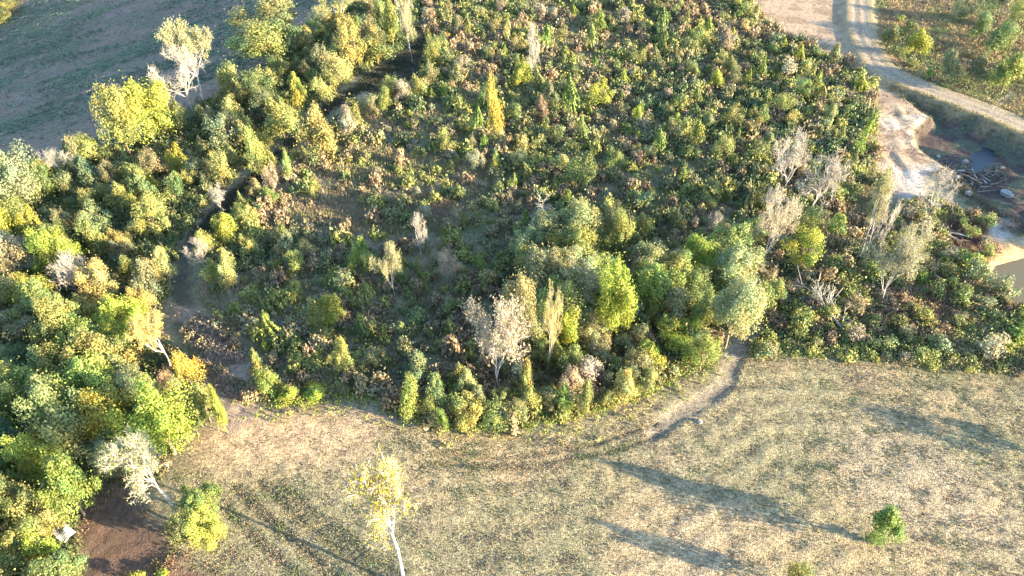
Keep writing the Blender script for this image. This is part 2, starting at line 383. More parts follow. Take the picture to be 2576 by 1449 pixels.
def tube(Vs, Fs, pts, rad, sides=5):
    base = sum(len(v) for v in Vs); pts = np.array(pts, float); m = len(pts)
    rings = []
    for i in range(m):
        t = pts[min(i + 1, m - 1)] - pts[max(i - 1, 0)]; t = t / (np.linalg.norm(t) + 1e-9)
        a = np.cross(t, (0.3, .9, .2) if abs(t[2]) > .8 else (0, 0, 1)); a /= np.linalg.norm(a) + 1e-9; b = np.cross(t, a)
        an = np.arange(sides) * 2 * math.pi / sides
        rings.append(pts[i] + rad[i] * (np.cos(an)[:, None] * a + np.sin(an)[:, None] * b))
    Vs.append(np.concatenate(rings))
    f = []
    for i in range(m - 1):
        for k in range(sides):
            k2 = (k + 1) % sides
            f.append((base + i * sides + k, base + i * sides + k2, base + (i + 1) * sides + k2, base + (i + 1) * sides + k))
    Fs.append(np.array(f))

def leaf_cols(n, r, lobe_id=None, amount=.24, warm=.10):
    v = r.uniform(1 - amount, 1 + amount, n); w = r.normal(0, warm * .5, n)
    if lobe_id is not None:
        lw = r.normal(0, warm, lobe_id.max() + 1); lv = r.uniform(.85, 1.15, lobe_id.max() + 1)
        w = w + lw[lobe_id]; v = v * lv[lobe_id]
    return np.clip(np.stack([v * (1 + w), v, v * (1 - .6 * w)], 1), .1, 3)

def make_broad(seed, H, R, a, nl, leaf, trunk_r=.2, lobes=14, mat=None, point=.2, lob=(.18, .42)):
    """returns (trunk mesh, crown mesh); crown spans a*H..H with radius R"""
    r = np.random.default_rng(seed)
    ch = (1 - a) * H / 2; zc = H * (1 + a) / 2
    c = r.normal(0, 1, (lobes, 3)); c /= np.linalg.norm(c, axis=1)[:, None]; c *= (r.uniform(.12, .92, lobes) ** .7)[:, None]; c *= 1 + r.normal(0, .14, 3) * (1, 1, 0)
    c[0] = (0, 0, .6); c[:, 2] = np.where(c[:, 2] < -.3, c[:, 2] * .7, c[:, 2])
    lr = r.uniform(*lob, lobes)
    n = int(nl); lid = r.integers(0, lobes, n)
    d = r.normal(0, 1, (n, 3)); d[:, 2] += .15; d /= np.linalg.norm(d, axis=1)[:, None]
    rr = lr[lid] * (1 - np.abs(r.normal(0, .30, n))) + (r.random(n) < .22) * r.exponential(.10, n)
    P = c[lid] + d * rr[:, None]
    P[:, :2] *= np.clip(1 - point * (P[:, 2:3] + .35), .15, 1.6)                         # taper upwards
    P = P + .07 * np.sin(P[:, [1, 2, 0]] * r.uniform(5, 8) + r.uniform(0, 6, 3))
    nrm = d * .8 + P * .5 + np.array((0, 0, .15))
    P = P * np.array((R, R, ch)) + np.array((0, 0, zc))
    P[:, 2] = np.maximum(P[:, 2], .05)
    V, F = leaf_quads(P, nrm, leaf, r)
    crown = mesh_np('crown', V, F, [M_LEAF], leaf_cols(n, r, lid))
    Vs, Fs = [], []
    lean = r.normal(0, .03 * H, 2)
    top = np.array((lean[0], lean[1], zc))
    tube(Vs, Fs, [(0, 0, -.3), (0, 0, .15 * H), top * .6 + (0, 0, 0), top], [trunk_r * 1.3, trunk_r, trunk_r * .7, trunk_r * .35], 6)
    for k in range(min(lobes, 9)):
        e = c[k] * np.array((R, R, ch)) * .9 + np.array((0, 0, zc)); s = top * r.uniform(.35, .9)
        m_ = (s + e) / 2 + r.normal(0, .04 * H, 3); 
        tube(Vs, Fs, [s, m_, e], [trunk_r * .5, trunk_r * .3, trunk_r * .1], 4)
    trunk = mesh_np('trunk', np.concatenate(Vs), np.concatenate(Fs), [mat or M_BARK], smooth=True)
    return trunk, crown

def make_bare(seed, H, spread, twig_r, levels, mat, leaves=0, leaf=.3, forks=2, trunk_r=.22, fork_at=.35, kids=(3, 5), erect=.55):
    """branching skeleton; optional sparse leaves round the twig ends"""
    r = np.random.default_rng(seed); Vs, Fs, T = [], [], [[], []]; Vt, Ft = [], []; ends = []
    def grow(p, d, L, rad, lev):
        n = 3 if lev < 2 else 2; pts = [p]; dd = d.copy()
        for i in range(n):
            dd = dd + r.normal(0, .13 + .03 * lev, 3) + np.array((0, 0, .05)); dd /= np.linalg.norm(dd); pts.append(pts[-1] + dd * L / n)
        rads = np.linspace(rad, rad * .55, n + 1)
        if lev <= 2: tube(Vs, Fs, pts, rads, 6 if lev == 0 else 4)
        else: tube(Vt, Ft, pts, np.maximum(rads, twig_r), 3)
        if lev >= levels:
            ends.append(pts[-1]); ends.append(pts[-2])
            for q in range(2):
                e = dd + r.normal(0, .6, 3); e /= np.linalg.norm(e); tube(Vt, Ft, [pts[-1 - q % 2], pts[-1 - q % 2] + e * r.uniform(.3, .8)], [twig_r * .8, twig_r * .5], 3)
            return
        k = forks if lev == 0 else r.integers(*kids)
        for j in range(k):
            q = 1.0 if j < 2 or lev == 0 else r.uniform(.35, .9)
            i = min(int(q * n), n - 1) if q < 1 else n; s = pts[i]
            sd = r.normal(0, 1, 3); sd -= sd.dot(dd) * dd; sd /= np.linalg.norm(sd) + 1e-9
            an = r.uniform(.3, .95) * spread; nd = dd * math.cos(an) + sd * math.sin(an) + np.array((0, 0, erect * .3)); nd /= np.linalg.norm(nd)
            grow(s, nd, L * r.uniform(.58, .8) if lev else H * (1 - fork_at) * r.uniform(.38, .5), rad * (.62 if j < 2 else .45), lev + 1)
    grow(np.array((0, 0, -.3)), np.array((r.normal(0, .08), r.normal(0, .08), 1.)), H * fork_at, trunk_r, 0)
    trunk = (np.concatenate(Vs), np.concatenate(Fs)); tw = (np.concatenate(Vt), np.concatenate(Ft))
    E = np.array(ends); zmax = max(E[:, 2].max(), trunk[0][:, 2].max()); k = H / zmax
    trunk = mesh_np('trunk', trunk[0] * k, trunk[1], [mat], smooth=True); twigs = mesh_np('twigs', tw[0] * k, tw[1], [M_TWIG])
    crown = None
    if leaves:
        n = leaves; P = E[r.integers(0, len(E), n)] * k + r.normal(0, .32, (n, 3)); nr = r.normal(0, 1, (n, 3)); nr[:, 2] += .4
        V, F = leaf_quads(P, nr, leaf, r); crown = mesh_np('crown', V, F, [M_LEAF], leaf_cols(n, r))
    R = float(np.percentile(np.hypot(E[:, 0], E[:, 1]) * k, 92))
    return trunk, twigs, crown, R

def make_pine(seed, H=3.0, R=1.15, n=1000, leaf=.22):
    r = np.random.default_rng(seed)
    t = r.random(n) ** .75; whorl = np.round(t * 9) / 9 + r.normal(0, .025, n)
    z = np.clip(whorl, 0.02, 1.0); rad = R * (1 - z ** 1.3) ** .8 * r.uniform(.35, 1.0, n) ** .6 + .05
    ang = r.uniform(0, 2 * math.pi, n); br = np.round(ang / (2 * math.pi) * 7 + z * 3) * 2 * math.pi / 7; ang = ang * .45 + br * .55; rad = rad * (.72 + .35 * np.sin(ang * 2 + z * 5 + seed))
    P = np.stack([rad * np.cos(ang), rad * np.sin(ang), .12 * H + z * H * .88 + rad * .25], 1)
    nrm = np.stack([np.cos(ang), np.sin(ang), np.full(n, .5)], 1)
    V, F = leaf_quads(P, nrm, leaf, r, .8)
    Vs, Fs = [], []; tube(Vs, Fs, [(0, 0, -.2), (0, 0, H * .5), (0, 0, H)], [.07, .045, .015], 5)
    tv, tf = np.concatenate(Vs), np.concatenate(Fs)
    return mesh_np('young_pine', np.concatenate([V, tv]), np.concatenate([F, tf + len(V)]), [M_LEAF, M_BARK],
                   np.concatenate([leaf_cols(n, r), np.full((len(tf), 3), .8)]), np.r_[np.zeros(n), np.ones(len(tf))])

def make_shrub(seed, H=2.4, R=1.35, n=800, leaf=.2, lobes=8, dead=False):
    r = np.random.default_rng(seed)
    c = r.normal(0, 1, (lobes, 3)); c /= np.linalg.norm(c, axis=1)[:, None]; c *= r.uniform(.15, .85, lobes)[:, None]; c[0] = (0, 0, .6)
    lr = r.uniform(.2, .46, lobes); lid = r.integers(0, lobes, n); d = r.normal(0, 1, (n, 3)); d /= np.linalg.norm(d, axis=1)[:, None]
    P = c[lid] + d * (lr[lid] * (1 - np.abs(r.normal(0, .3, n))) + (r.random(n) < .2) * r.exponential(.14, n))[:, None]
    nrm = d * .8 + P * .5; P = P * np.array((R, R, H * .47)) + np.array((0, 0, H * .5)); P[:, 2] = np.maximum(P[:, 2], .05)
    V, F = leaf_quads(P, nrm, leaf, r)
    Vs, Fs = [], []
    for k in range(6):
        e = c[k] * np.array((R, R, H * .47)) + np.array((0, 0, H * .5)); tube(Vs, Fs, [(0, 0, -.15), e * .5 + r.normal(0, .1, 3), e], [.06, .04, .015], 4)
    tv, tf = np.concatenate(Vs), np.concatenate(Fs)
    return mesh_np('shrub', np.concatenate([V, tv]), np.concatenate([F, tf + len(V)]), [M_LEAF, M_GREY if dead else M_BARK],
                   np.concatenate([leaf_cols(n, r, lid), np.full((len(tf), 3), .8)]), np.r_[np.zeros(n), np.ones(len(tf))])

BROAD = [make_broad(10 + i, 10, 4.0, .12, 13500, .23, .2, 30) for i in range(6)]
MIDT = [make_broad(30 + i, 5.5, 2.3, .06, 4600, .19, .10, 20, lob=(.2, .44), point=(.05, .25, .45)[i % 3]) for i in range(9)]
SHRUB = [make_shrub(50 + i, lobes=11) for i in range(9)]
PINE = [make_pine(70 + i) for i in range(5)]
BARE = [make_bare(90 + i, 8, 1.0, .022, 6, M_GREY, forks=3, trunk_r=.23, fork_at=.25, kids=(3, 4)) for i in range(3)]
SYC = [make_bare(110 + i, 14, .85, .028, 6, M_WHITE, leaves=7500, leaf=.27, forks=3, trunk_r=.32, fork_at=.38, kids=(3, 4)) for i in range(3)]
LONE = [make_bare(140, 15, .8, .03, 6, M_WHITE, leaves=2600, leaf=.25, forks=4, trunk_r=.31, fork_at=.5, kids=(3, 4), erect=.4)]
PALE = [make_bare(120 + i, 11, .7, .024, 6, M_GREY, leaves=4200, leaf=.22, forks=3, trunk_r=.2, fork_at=.22, kids=(3, 4)) for i in range(2)]

# leaf tints (albedo)
TINT = dict(yellowgreen=(.21, .222, .07), green=(.145, .168, .06), brightgreen=(.175, .222, .055), olive=(.18, .185, .09), yellow=(.28, .26, .095), lime=(.245, .27, .05),
            orange=(.36, .285, .06), gold=(.44, .36, .02), tan=(.27, .235, .155), dark=(.08, .11, .06), pink=(.30, .25, .195), greygreen=(.205, .215, .095), pale=(.255, .262, .115), brown=(.22, .165, .115))
def tint(k, j=.07):
    c = np.array(TINT[k]); return tuple(np.clip(1.15 * c * (1 + rng.normal(0, j, 3) * np.array((1, .6, .8))) * rng.uniform(.88, 1.14), .01, .9))

def frame(x, y):
    p = g0(x, y); d = math.hypot(math.hypot(p[0], p[1]), ALT)
    dep = (ALT / d); th = math.asin(dep)
    zf = p[1] * FWD[1] - ALT * FWD[2] * 1.0
    return FX / zf, th

def crown_box(x0, x1, y0, y1, a):
    """ground point, height and radius of the tree whose crown shows in that stretch of the photo"""
    cx, cy = (x0 + x1) / 2, (y0 + y1) / 2
    s, th = frame(cx, cy); R = (x1 - x0) / 2 / s; v = (y1 - y0) / 2 / s
    h = math.sqrt(max(v * v - (R * math.sin(th)) ** 2, (.55 * R * math.cos(th)) ** 2)) / math.cos(th)
    H = 2 * h / (1 - a); zc = H * (1 + a) / 2
    p = G(cx, cy, zc); return p, H, R

ALLT = []
def put(kind, p, H, R, col, label, cat='tree', group=None, name=None, rot=None, tilt=(0, 0)):
    rot = rng.uniform(0, 6.28) if rot is None else rot
    if kind in ('shrub', 'pine'):
        lib, h0, r0 = (SHRUB, 2.4, 1.35) if kind == 'shrub' else (PINE, 3.0, 1.15)
        o = link(name or ('shrub' if kind == 'shrub' else 'young_pine'), lib[int(rng.integers(len(lib)))], p, color=tint(col))
        o.scale = (R / r0, R / r0, H / h0); o.rotation_euler = (rng.normal(0, .07), rng.normal(0, .07), rot)
        root = o
    else:
        nm = name or {'broad': 'broadleaf_tree', 'mid': 'small_tree', 'bare': 'bare_tree', 'syc': 'pale_trunked_tree', 'lone': 'sycamore_tree', 'sap': 'sapling', 'pale': 'thin_leaved_tree'}[kind]
        root = bpy.data.objects.new(nm, None); COL.objects.link(root); root.location = p
        root.rotation_euler = (tilt[0], tilt[1], rot); root.empty_display_size = .5
        if kind in ('broad', 'mid', 'sap'):
            lib, h0, r0 = (BROAD, 10, 4.0) if kind == 'broad' else (MIDT, 5.5, 2.3)
            t, c = lib[int(rng.integers(len(lib)))]; root.scale = (R / r0, R / r0, H / h0)
            link('trunk', t, parent=root); link('crown', c, parent=root, color=tint(col))
        else:
            lib, h0 = {'bare': (BARE, 8), 'syc': (SYC, 14), 'pale': (PALE, 11), 'lone': (LONE, 15)}[kind]
            t, tw, c, r0 = lib[int(rng.integers(len(lib)))]
            root.scale = (R / r0, R / r0, H / h0)
            link('trunk', t, parent=root); link('twigs', tw, parent=root)
            if c: link('crown', c, parent=root, color=tint(col))
    root['label'] = label; root['category'] = cat
    if group: root['group'] = group
    ALLT.append((p[0], p[1], R)); return root

CLEAR = {'broad': .14, 'mid': .1, 'shrub': .03, 'pine': .05, 'bare': .25, 'syc': .3, 'pale': .2}
def T(kind, x0, x1, y0, y1, col, label, cat='tree', group=None, **kw):
    p, H, R = crown_box(x0, x1, y0, y1, CLEAR[kind]); return put(kind, p, H * 1.1, R * (1.2 if kind in ('broad', 'mid') else 1.05), col, label, cat, group, **kw)
def TB(kind, bx, by, ty, w, col, label, cat='tree', group=None, **kw):
    """from base point, top and width"""
    p = G(bx, by); s, th = frame(bx, by)
    lo, hi = 0., 60.
    for k in range(40):
        m = (lo + hi) / 2; v = np.array([p[0], p[1], p[2] + m]) - (0, 0, ALT)
        y = PH / 2 - FX * (v @ UP) / (v @ FWD)
        if y > ty: lo = m
        else: hi = m
    return put(kind, p, lo, w / 2 / s, col, label, cat, group, **kw)
#@@LISTS@@
# ------------------------------------------------------------------ trees and shrubs one can point at (photo stretch -> real place)
GR = 'trees of the row between crop field and path'
TB('syc', 517, 258, 60, 150, 'pale', 'tallest pale green tree with forked white trunk beside the crop field', group=GR, rot=.4)
TB('bare', 483, 277, 118, 135, 'pink', 'leafless pinkish tree right against the tallest white-trunked tree', group=GR)
T('broad', 595, 750, 8, 100, 'yellow', 'brown-topped yellow-green tree at the upper field edge, upper half of its clump', group=GR)
T('broad', 590, 745, 65, 155, 'yellowgreen', 'round leafy yellow-green tree just below the brown-topped one', group=GR)
T('mid', 668, 722, 145, 205, 'yellowgreen', 'small green tree under the round yellow-green tree', group=GR)
TB('syc', 855, 62, -40, 130, 'pale', 'pale tree with white trunk cut by the top edge of the view', group=GR)
T('mid', 548, 612, 165, 250, 'yellow', 'yellow-brown small tree right of the tallest white-trunked tree', group=GR)
T('broad', 600, 684, 182, 268, 'green', 'dark green round tree beside the yellow-brown small tree', group=GR)
T('broad', 300, 425, 217, 350, 'lime', 'bright yellow-green broad tree left of the leafless pink tree', group=GR)
T('broad', 256, 330, 228, 375, 'yellowgreen', 'tan-green tree forming the left shoulder of the bright broad tree', group=GR)
T('mid', 180, 268, 346, 415, 'yellowgreen', 'round olive tree between the bare pink shrub and the broad tree', group=GR)
TB('bare', 182, 470, 370, 80, 'pink', 'leafless pink-grey tree standing alone at the lower field edge', group=GR)
T('broad', 20, 134, 412, 490, 'lime', 'yellow-green tree at the lower left end of the row', group=GR)
T('mid', -20, 22, 440, 500, 'yellowgreen', 'small tree at the left edge of the view below the crop field', group=GR)
T('broad', -30, 62, -25, 32, 'yellowgreen', 'tree clipped by the top left corner of the view', group=GR)
T('mid', -40, 30, 25, 62, 'green', 'dark low tree under the corner tree', group=GR)
T('mid', 350, 400, 195, 235, 'green', 'small low green tree at the foot of the leafless pink tree', group=GR)
GS = 'small trees of the belt between the row and the path'
for i, (k, a, b, c, d, t, l) in enumerate([
    ('pale', 1000, 1055, -10, 115, 'yellow', 'tall pale yellow tree at the head of the path'), ('mid', 960, 1008, 15, 110, 'yellowgreen', 'tall olive tree just left of the pale yellow tree'),
    ('mid', 905, 960, 50, 120, 'olive', 'olive small tree second from the pale yellow tree'), ('mid', 860, 915, 75, 170, 'yellowgreen', 'yellow-green tree on the outside of the path bend near its head'),
    ('mid', 905, 990, 95, 160, 'yellowgreen', 'small tree leaning over the wide head of the path'), ('mid', 780, 850, 115, 195, 'olive', 'olive small tree in the upper belt'),
    ('mid', 820, 880, 150, 225, 'yellow', 'golden small tree at the path edge in the upper belt'), ('mid', 718, 776, 190, 268, 'lime', 'lime green small tree in the middle of the belt'),
    ('mid', 780, 835, 195, 255, 'yellow', 'yellow small tree against the path, middle of the belt'), ('mid', 662, 748, 255, 345, 'yellowgreen', 'wide yellow-green tree beside the path'),
    ('mid', 590, 640, 310, 380, 'yellow', 'yellowish tree left of the wide belt tree'), ('mid', 615, 668, 325, 440, 'yellowgreen', 'tall yellow-green tree leaning over the path bend'),
    ('mid', 535, 585, 385, 475, 'yellow', 'tall yellow small tree in the lower belt'), ('mid', 424, 473, 370, 440, 'lime', 'tall lime green tree standing clear in the lower belt'),
    ('mid', 360, 418, 385, 450, 'olive', 'olive round tree in the lower belt'), ('mid', 318, 358, 410, 465, 'yellowgreen', 'pale green small tree in the lower belt'), ('mid', 358, 398, 438, 490, 'lime', 'light green small tree low in the belt'),
    ('mid', 475, 530, 400, 470, 'olive', 'olive tree between two tall yellow ones in the lower belt'), ('mid', 225, 290, 460, 515, 'yellowgreen', 'yellow-green bush at the shaded lower end of the belt'),
    ('mid', 415, 470, 435, 510, 'green', 'green round tree shading the lower belt'), ('mid', 355, 415, 515, 600, 'yellowgreen', 'yellow-green tree with thin grey stems rising from the shaded hollow'),
    ('mid', 375, 440, 625, 710, 'yellow', 'golden bush at the left edge of the wide shaded path'), ('mid', 330, 400, 655, 760, 'olive', 'olive bush between the forest edge and the wide path'),
    ('mid', 270, 330, 600, 660, 'olive', 'brownish bush in the shaded hollow by the forest'), ('mid', 230, 262, 570, 610, 'green', 'small green tree in the shaded hollow'),
    ('mid', 640, 700, 380, 440, 'yellowgreen', 'small tree at the inside of the path bend'), ('mid', 695, 740, 275, 330, 'yellow', 'golden bush above the path bend'),
    ]): T(k, a, b, c, d, t, l, group=GS)
GP = 'trees and bushes between path and plantation'
T('mid', 755, 845, 285, 400, 'yellowgreen', 'wide golden bush on the plantation side of the path', group=GP)
T('mid', 835, 905, 275, 345, 'tan', 'tan bushy tree beside the wide golden bush', group=GP)
T('mid', 668, 703, 415, 480, 'pink', 'small reddish tree at the path edge below the golden bush', group=GP)
T('mid', 705, 738, 385, 450, 'yellowgreen', 'narrow small tree between path and golden bush', group=GP)
T('mid', 540, 598, 538, 615, 'lime', 'brilliant lime yellow bush at the top of its path side clump', group=GP)
T('mid', 482, 545, 575, 650, 'yellowgreen', 'yellow-green bush left in the clump by the wide path', group=GP)
TB('bare', 518, 680, 600, 70, 'pink', 'leafless grey bush with curved branches over the shaded path', group=GP)
T('mid', 545, 600, 640, 730, 'yellow', 'yellow bush low in the clump by the wide path', group=GP)
T('mid', 508, 560, 655, 720, 'yellowgreen', 'small bush at the foot of the curved grey branches', group=GP)
T('mid', 608, 648, 515, 575, 'yellow', 'golden small tree right of the lime yellow bush', group=GP)
T('mid', 600, 645, 590, 650, 'yellowgreen', 'green bush below the golden small tree', group=GP)
TB('bare', 560, 540, 470, 60, 'pink', 'small leafless tree at the path bend', group=GP)
for i, (x, y, w, h, c, l) in enumerate([(1092, 160, 22, 60, 'yellowgreen', 'yellow-green tree facing the wide head of the path'), (1080, 205, 20, 48, 'olive', 'olive tree at the inner corner of the path head'), (1052, 236, 22, 44, 'yellowgreen', 'first bush below the corner of the path head'),
        (1012, 250, 22, 46, 'tan', 'tan bush lining the shaded upper path'), (968, 268, 20, 44, 'yellowgreen', 'yellow-green bush lining the shaded upper path'), (930, 288, 22, 46, 'olive', 'olive bush lining the shaded upper path'),
        (892, 312, 20, 44, 'yellow', 'yellowish bush between upper path and tan bushy tree'), (640, 495, 20, 44, 'olive', 'olive bush lining the path below its bend'), (600, 560, 18, 40, 'yellowgreen', 'small bush above the golden small tree by the path')]):
    T('mid', x - w, x + w, y - h, y + 8, c, l, group='bushes added along the inner side of the path to shade it')  # added so that their shade falls on the upper path
# ---- plantation
GY_ = 'distinct trees standing in the young plantation'
for k, a, b, c, d, t, l in [
    ('mid', 1222, 1258, 205, 350, 'orange', 'tall narrow golden tree in the middle of the plantation'), ('pine', 1418, 1462, 200, 292, 'brightgreen', 'bright green pointed pine, largest in the plantation'),
    ('mid', 1482, 1545, 205, 268, 'lime', 'round lime yellow tree right of the largest pine'), ('pine', 1262, 1292, 55, 108, 'yellow', 'golden pointed young tree near the top of the plantation'),
    ('bare', 1316, 1362, 80, 170, 'pink', 'pale pink leafless tree in the upper plantation'), ('pine', 1360, 1392, 72, 125, 'brightgreen', 'bright green pine beside the pale pink leafless tree'),
    ('mid', 1085, 1142, 92, 160, 'pale', 'round grey-green tree near the head of the path'), ('mid', 1290, 1342, 160, 220, 'lime', 'bushy bright green tree above the tall golden one'),
    ('mid', 1343, 1380, 242, 300, 'brown', 'reddish brown dying tree left of the largest pine'), ('shrub', 1014, 1036, 303, 325, 'lime', 'small lime bush alone on the shaded weeds'),
    ('mid', 1435, 1505, 392, 468, 'green', 'dark green tree group centre right of the bare strip'), ('pine', 1300, 1345, 415, 465, 'green', 'green pine left of the dark green trees'),
    ('mid', 1285, 1325, 375, 425, 'olive', 'olive round tree above the bare strip'), ('mid', 1180, 1222, 378, 430, 'tan', 'tan small tree on the tawny grass patch'),
    ('pine', 1382, 1412, 445, 490, 'green', 'green pine at the dark hollow'), ('mid', 1485, 1530, 30, 75, 'brightgreen', 'bright green tree near the top edge of the plantation'),
    ('pine', 1470, 1505, 65, 125, 'yellowgreen', 'pale pointed tree near the top edge of the plantation'), ('mid', 1378, 1406, 20, 50, 'pink', 'pink rounded bush near the top edge'),
    ('mid', 1590, 1622, 268, 312, 'lime', 'lime green tree in the right half of the plantation'), ('mid', 1692, 1716, 285, 318, 'lime', 'small round lime tree in the right plantation'),
    ('pine', 1650, 1690, 30, 95, 'green', 'green pine high in the right plantation'), ('pine', 1905, 1932, 142, 198, 'brightgreen', 'bright pine nearest the sandy clearing'),
    ('pine', 1864, 1888, 178, 222, 'brightgreen', 'bright pine left of the one nearest the clearing'), ('mid', 1785, 1820, 175, 222, 'lime', 'light green tree in the upper right plantation'),
    ('mid', 1984, 2008, 255, 292, 'green', 'small green tree at the right end of the oval shadow'), ('pine', 2150, 2182, 300, 392, 'brightgreen', 'tall bright green pine beside the white sand bank'),
    ('pine', 2150, 2184, 195, 235, 'lime', 'lime pine at the corner under the dirt road'), ('pine', 2122, 2152, 375, 445, 'green', 'green pine below the tall bright one at the sand bank'),
    ('mid', 872, 940, 598, 670, 'brightgreen', 'bright green tree in the shaded middle of the plantation'), ('mid', 905, 945, 640, 700, 'yellowgreen', 'lower green tree attached to the bright green one'),
    ('pale', 955, 1012, 622, 725, 'yellow', 'yellow thin-leaved tree with pale stems on the grassy middle'), ('pine', 1102, 1121, 565, 600, 'brightgreen', 'tiny bright green round pine in the weeds'),
    ('bare', 1025, 1080, 545, 615, 'pink', 'pink leafless bush in the grey weeds'), ('mid', 720, 765, 705, 760, 'yellowgreen', 'bush with one yellow side in the lower plantation'),
    ('mid', 765, 815, 760, 840, 'green', 'green bush left in the lower green cluster'), ('mid', 805, 868, 745, 825, 'lime', 'lime topped bush right in the lower green cluster'),
    ('mid', 780, 850, 810, 860, 'green', 'dark low bush under the lower green cluster'), ('mid', 835, 885, 855, 945, 'yellowgreen', 'yellow-green tree above the hay field edge'),
    ('mid', 905, 970, 870, 935, 'olive', 'olive bush above the hay field edge'), ('mid', 990, 1022, 805, 838, 'yellow', 'small yellow bush in the lower plantation'),
    ('mid', 1105, 1150, 640, 705, 'tan', 'tan bush with grey stems in the middle of the weeds'),
    ]: T(k, a, b, c, d, t, l, group=GY_)
GC_ = 'large trees of the central wood'
for k, a, b, c, d, t, l in [
    ('broad', 1338, 1445, 535, 645, 'pale', 'pale topped tree under the white snag'), ('broad', 1395, 1508, 575, 695, 'yellowgreen', 'olive yellow tree right of the pale topped one'),
    ('broad', 1372, 1480, 640, 765, 'pale', 'pale olive tree left of the forked trunk'), ('broad', 1450, 1545, 635, 750, 'pale', 'pale crown over the forked trunk'),
    ('broad', 1500, 1590, 662, 832, 'lime', 'bright yellow-green tree with a short white stem'), ('mid', 1525, 1598, 622, 692, 'olive', 'small olive tree above the bright yellow-green one'),
    ('mid', 1455, 1530, 765, 845, 'green', 'green tree left of the short white stem'), ('mid', 1402, 1460, 795, 885, 'lime', 'vivid lime bush at the foot of the central wood'),
    ('mid', 1465, 1510, 740, 790, 'lime', 'small lime bush between the forked trunk and the bright tree'),
    ('broad', 1268, 1350, 712, 870, 'pale', 'pale tall tree left of the tan thin-leaved one'), ('pale', 1355, 1410, 745, 900, 'orange', 'tan thin-leaved tree in front of the wood'),
    ('mid', 1345, 1400, 850, 925, 'yellowgreen', 'yellow-green bush in front of the tan tree'), ('mid', 1295, 1350, 915, 1000, 'yellowgreen', 'yellow-green bush at the foot of the pink-grey tree'),
    ('mid', 1370, 1425, 850, 915, 'yellowgreen', 'pale bush beside the vivid lime one'),
    ('mid', 1660, 1752, 835, 905, 'lime', 'vivid lime tree right of the central wood'), ('mid', 1645, 1700, 788, 860, 'brightgreen', 'green hooked bush above the vivid lime tree'),
    ('broad', 1590, 1695, 660, 785, 'brightgreen', 'fresh green tree right of the bright yellow-green one'), ('broad', 1705, 1812, 602, 712, 'lime', 'round light green tree right of the dark gap'),
    ('broad', 1650, 1745, 645, 755, 'yellowgreen', 'yellow-green tree between the fresh green one and the round light one'), ('mid', 1620, 1690, 735, 800, 'yellowgreen', 'olive tree above the green hooked bush'),
    ('broad', 1785, 1910, 610, 735, 'pale', 'pale grey-green tree, upper part of the tall clump by the track'), ('broad', 1800, 1900, 695, 862, 'pale', 'pale tree standing at the head of the farm track'),
    ('mid', 1880, 1945, 705, 785, 'yellowgreen', 'light green tree right of the one at the track head'), ('mid', 1735, 1800, 740, 830, 'green', 'green tree in the shade left of the track head'),
    ('pale', 1885, 1995, 495, 640, 'tan', 'tall tan thin-leaved tree above the track'), ('mid', 1985, 2060, 590, 675, 'lime', 'yellow-green ivy clad tree right of the tan one'),
    ('mid', 2000, 2055, 520, 600, 'yellowgreen', 'yellow-green small tree above the ivy clad one'), ('mid', 2080, 2130, 540, 600, 'brightgreen', 'green small tree left of the leaning white trunks'),
    ('mid', 1560, 1640, 880, 960, 'olive', 'olive bush on the hay field side of the wood'), ('mid', 1470, 1545, 850, 920, 'olive', 'olive bush below the short white stem'),
    ('mid', 1440, 1520, 900, 985, 'tan', 'tan green bush in the corner of the wood'), ('mid', 1530, 1610, 930, 1010, 'yellow', 'yellowish bush near the field edge'),
    ('mid', 1000, 1065, 955, 1050, 'brightgreen', 'bright green bush at the bottom corner of the plantation'), ('mid', 1060, 1130, 945, 1040, 'green', 'green bush right of the corner bush'),
    ('mid', 1090, 1125, 1030, 1085, 'brightgreen', 'small bright bush jutting into the hay field'), ('mid', 1390, 1445, 965, 1035, 'brightgreen', 'bright green bush at the field edge, middle'),
    ('mid', 1450, 1500, 960, 1040, 'green', 'dark green bush at the field edge, middle'), ('mid', 1205, 1300, 1000, 1080, 'yellowgreen', 'wide low yellow-green bush at the field edge'),
    ('mid', 1130, 1205, 1000, 1080, 'yellowgreen', 'ragged green bush at the field edge'), ('mid', 1600, 1665, 920, 985, 'yellow', 'yellow bush at the field edge near the track'),
    ('mid', 1740, 1800, 850, 930, 'brightgreen', 'green bush left beside the farm track'), ('mid', 1150, 1200, 935, 1000, 'pale', 'whitish flowering bush left of the pink-grey tree'),
    ('mid', 640, 700, 930, 1000, 'brightgreen', 'bright bush where the path meets the hay field'), ('mid', 690, 760, 960, 1020, 'lime', 'lime bush on the left field corner'),
    ('mid', 625, 665, 880, 940, 'yellowgreen', 'small bush beside the lower path'), ('mid', 755, 830, 965, 1015, 'lime', 'low lime bush at the left part of the field edge'),
    ]: T(k, a, b, c, d, t, l, group=GC_)
TB('pale', 1455, 800, 640, 130, 'pale', 'thin-leaved tree with pale forked trunk in the central wood', group=GC_, name='forked_tree')
TB('pale', 1255, 985, 745, 150, 'tan', 'pink-grey twiggy tree spreading like a fan above the field edge', group=GC_)
TB('bare', 1240, 930, 790, 90, 'pink', 'leafless grey tree just left of the pink-grey fan', group=GC_)
TB('bare', 1968, 492, 330, 120, 'pink', 'bare white-pink tree with straight white stem in the right plantation', group='leafless trees of the right side')
TB('bare', 2030, 545, 365, 110, 'pink', 'bare greyish tree right of the one with straight white stem', group='leafless trees of the right side')
TB('bare', 1930, 560, 470, 70, 'pink', 'low twiggy bare tree left of the pair of bare trees', group='leafless trees of the right side')
TB('bare', 2338, 535, 430, 110, 'tan', 'forked bare tree at the lower edge of the pit', group='leafless trees of the right side')
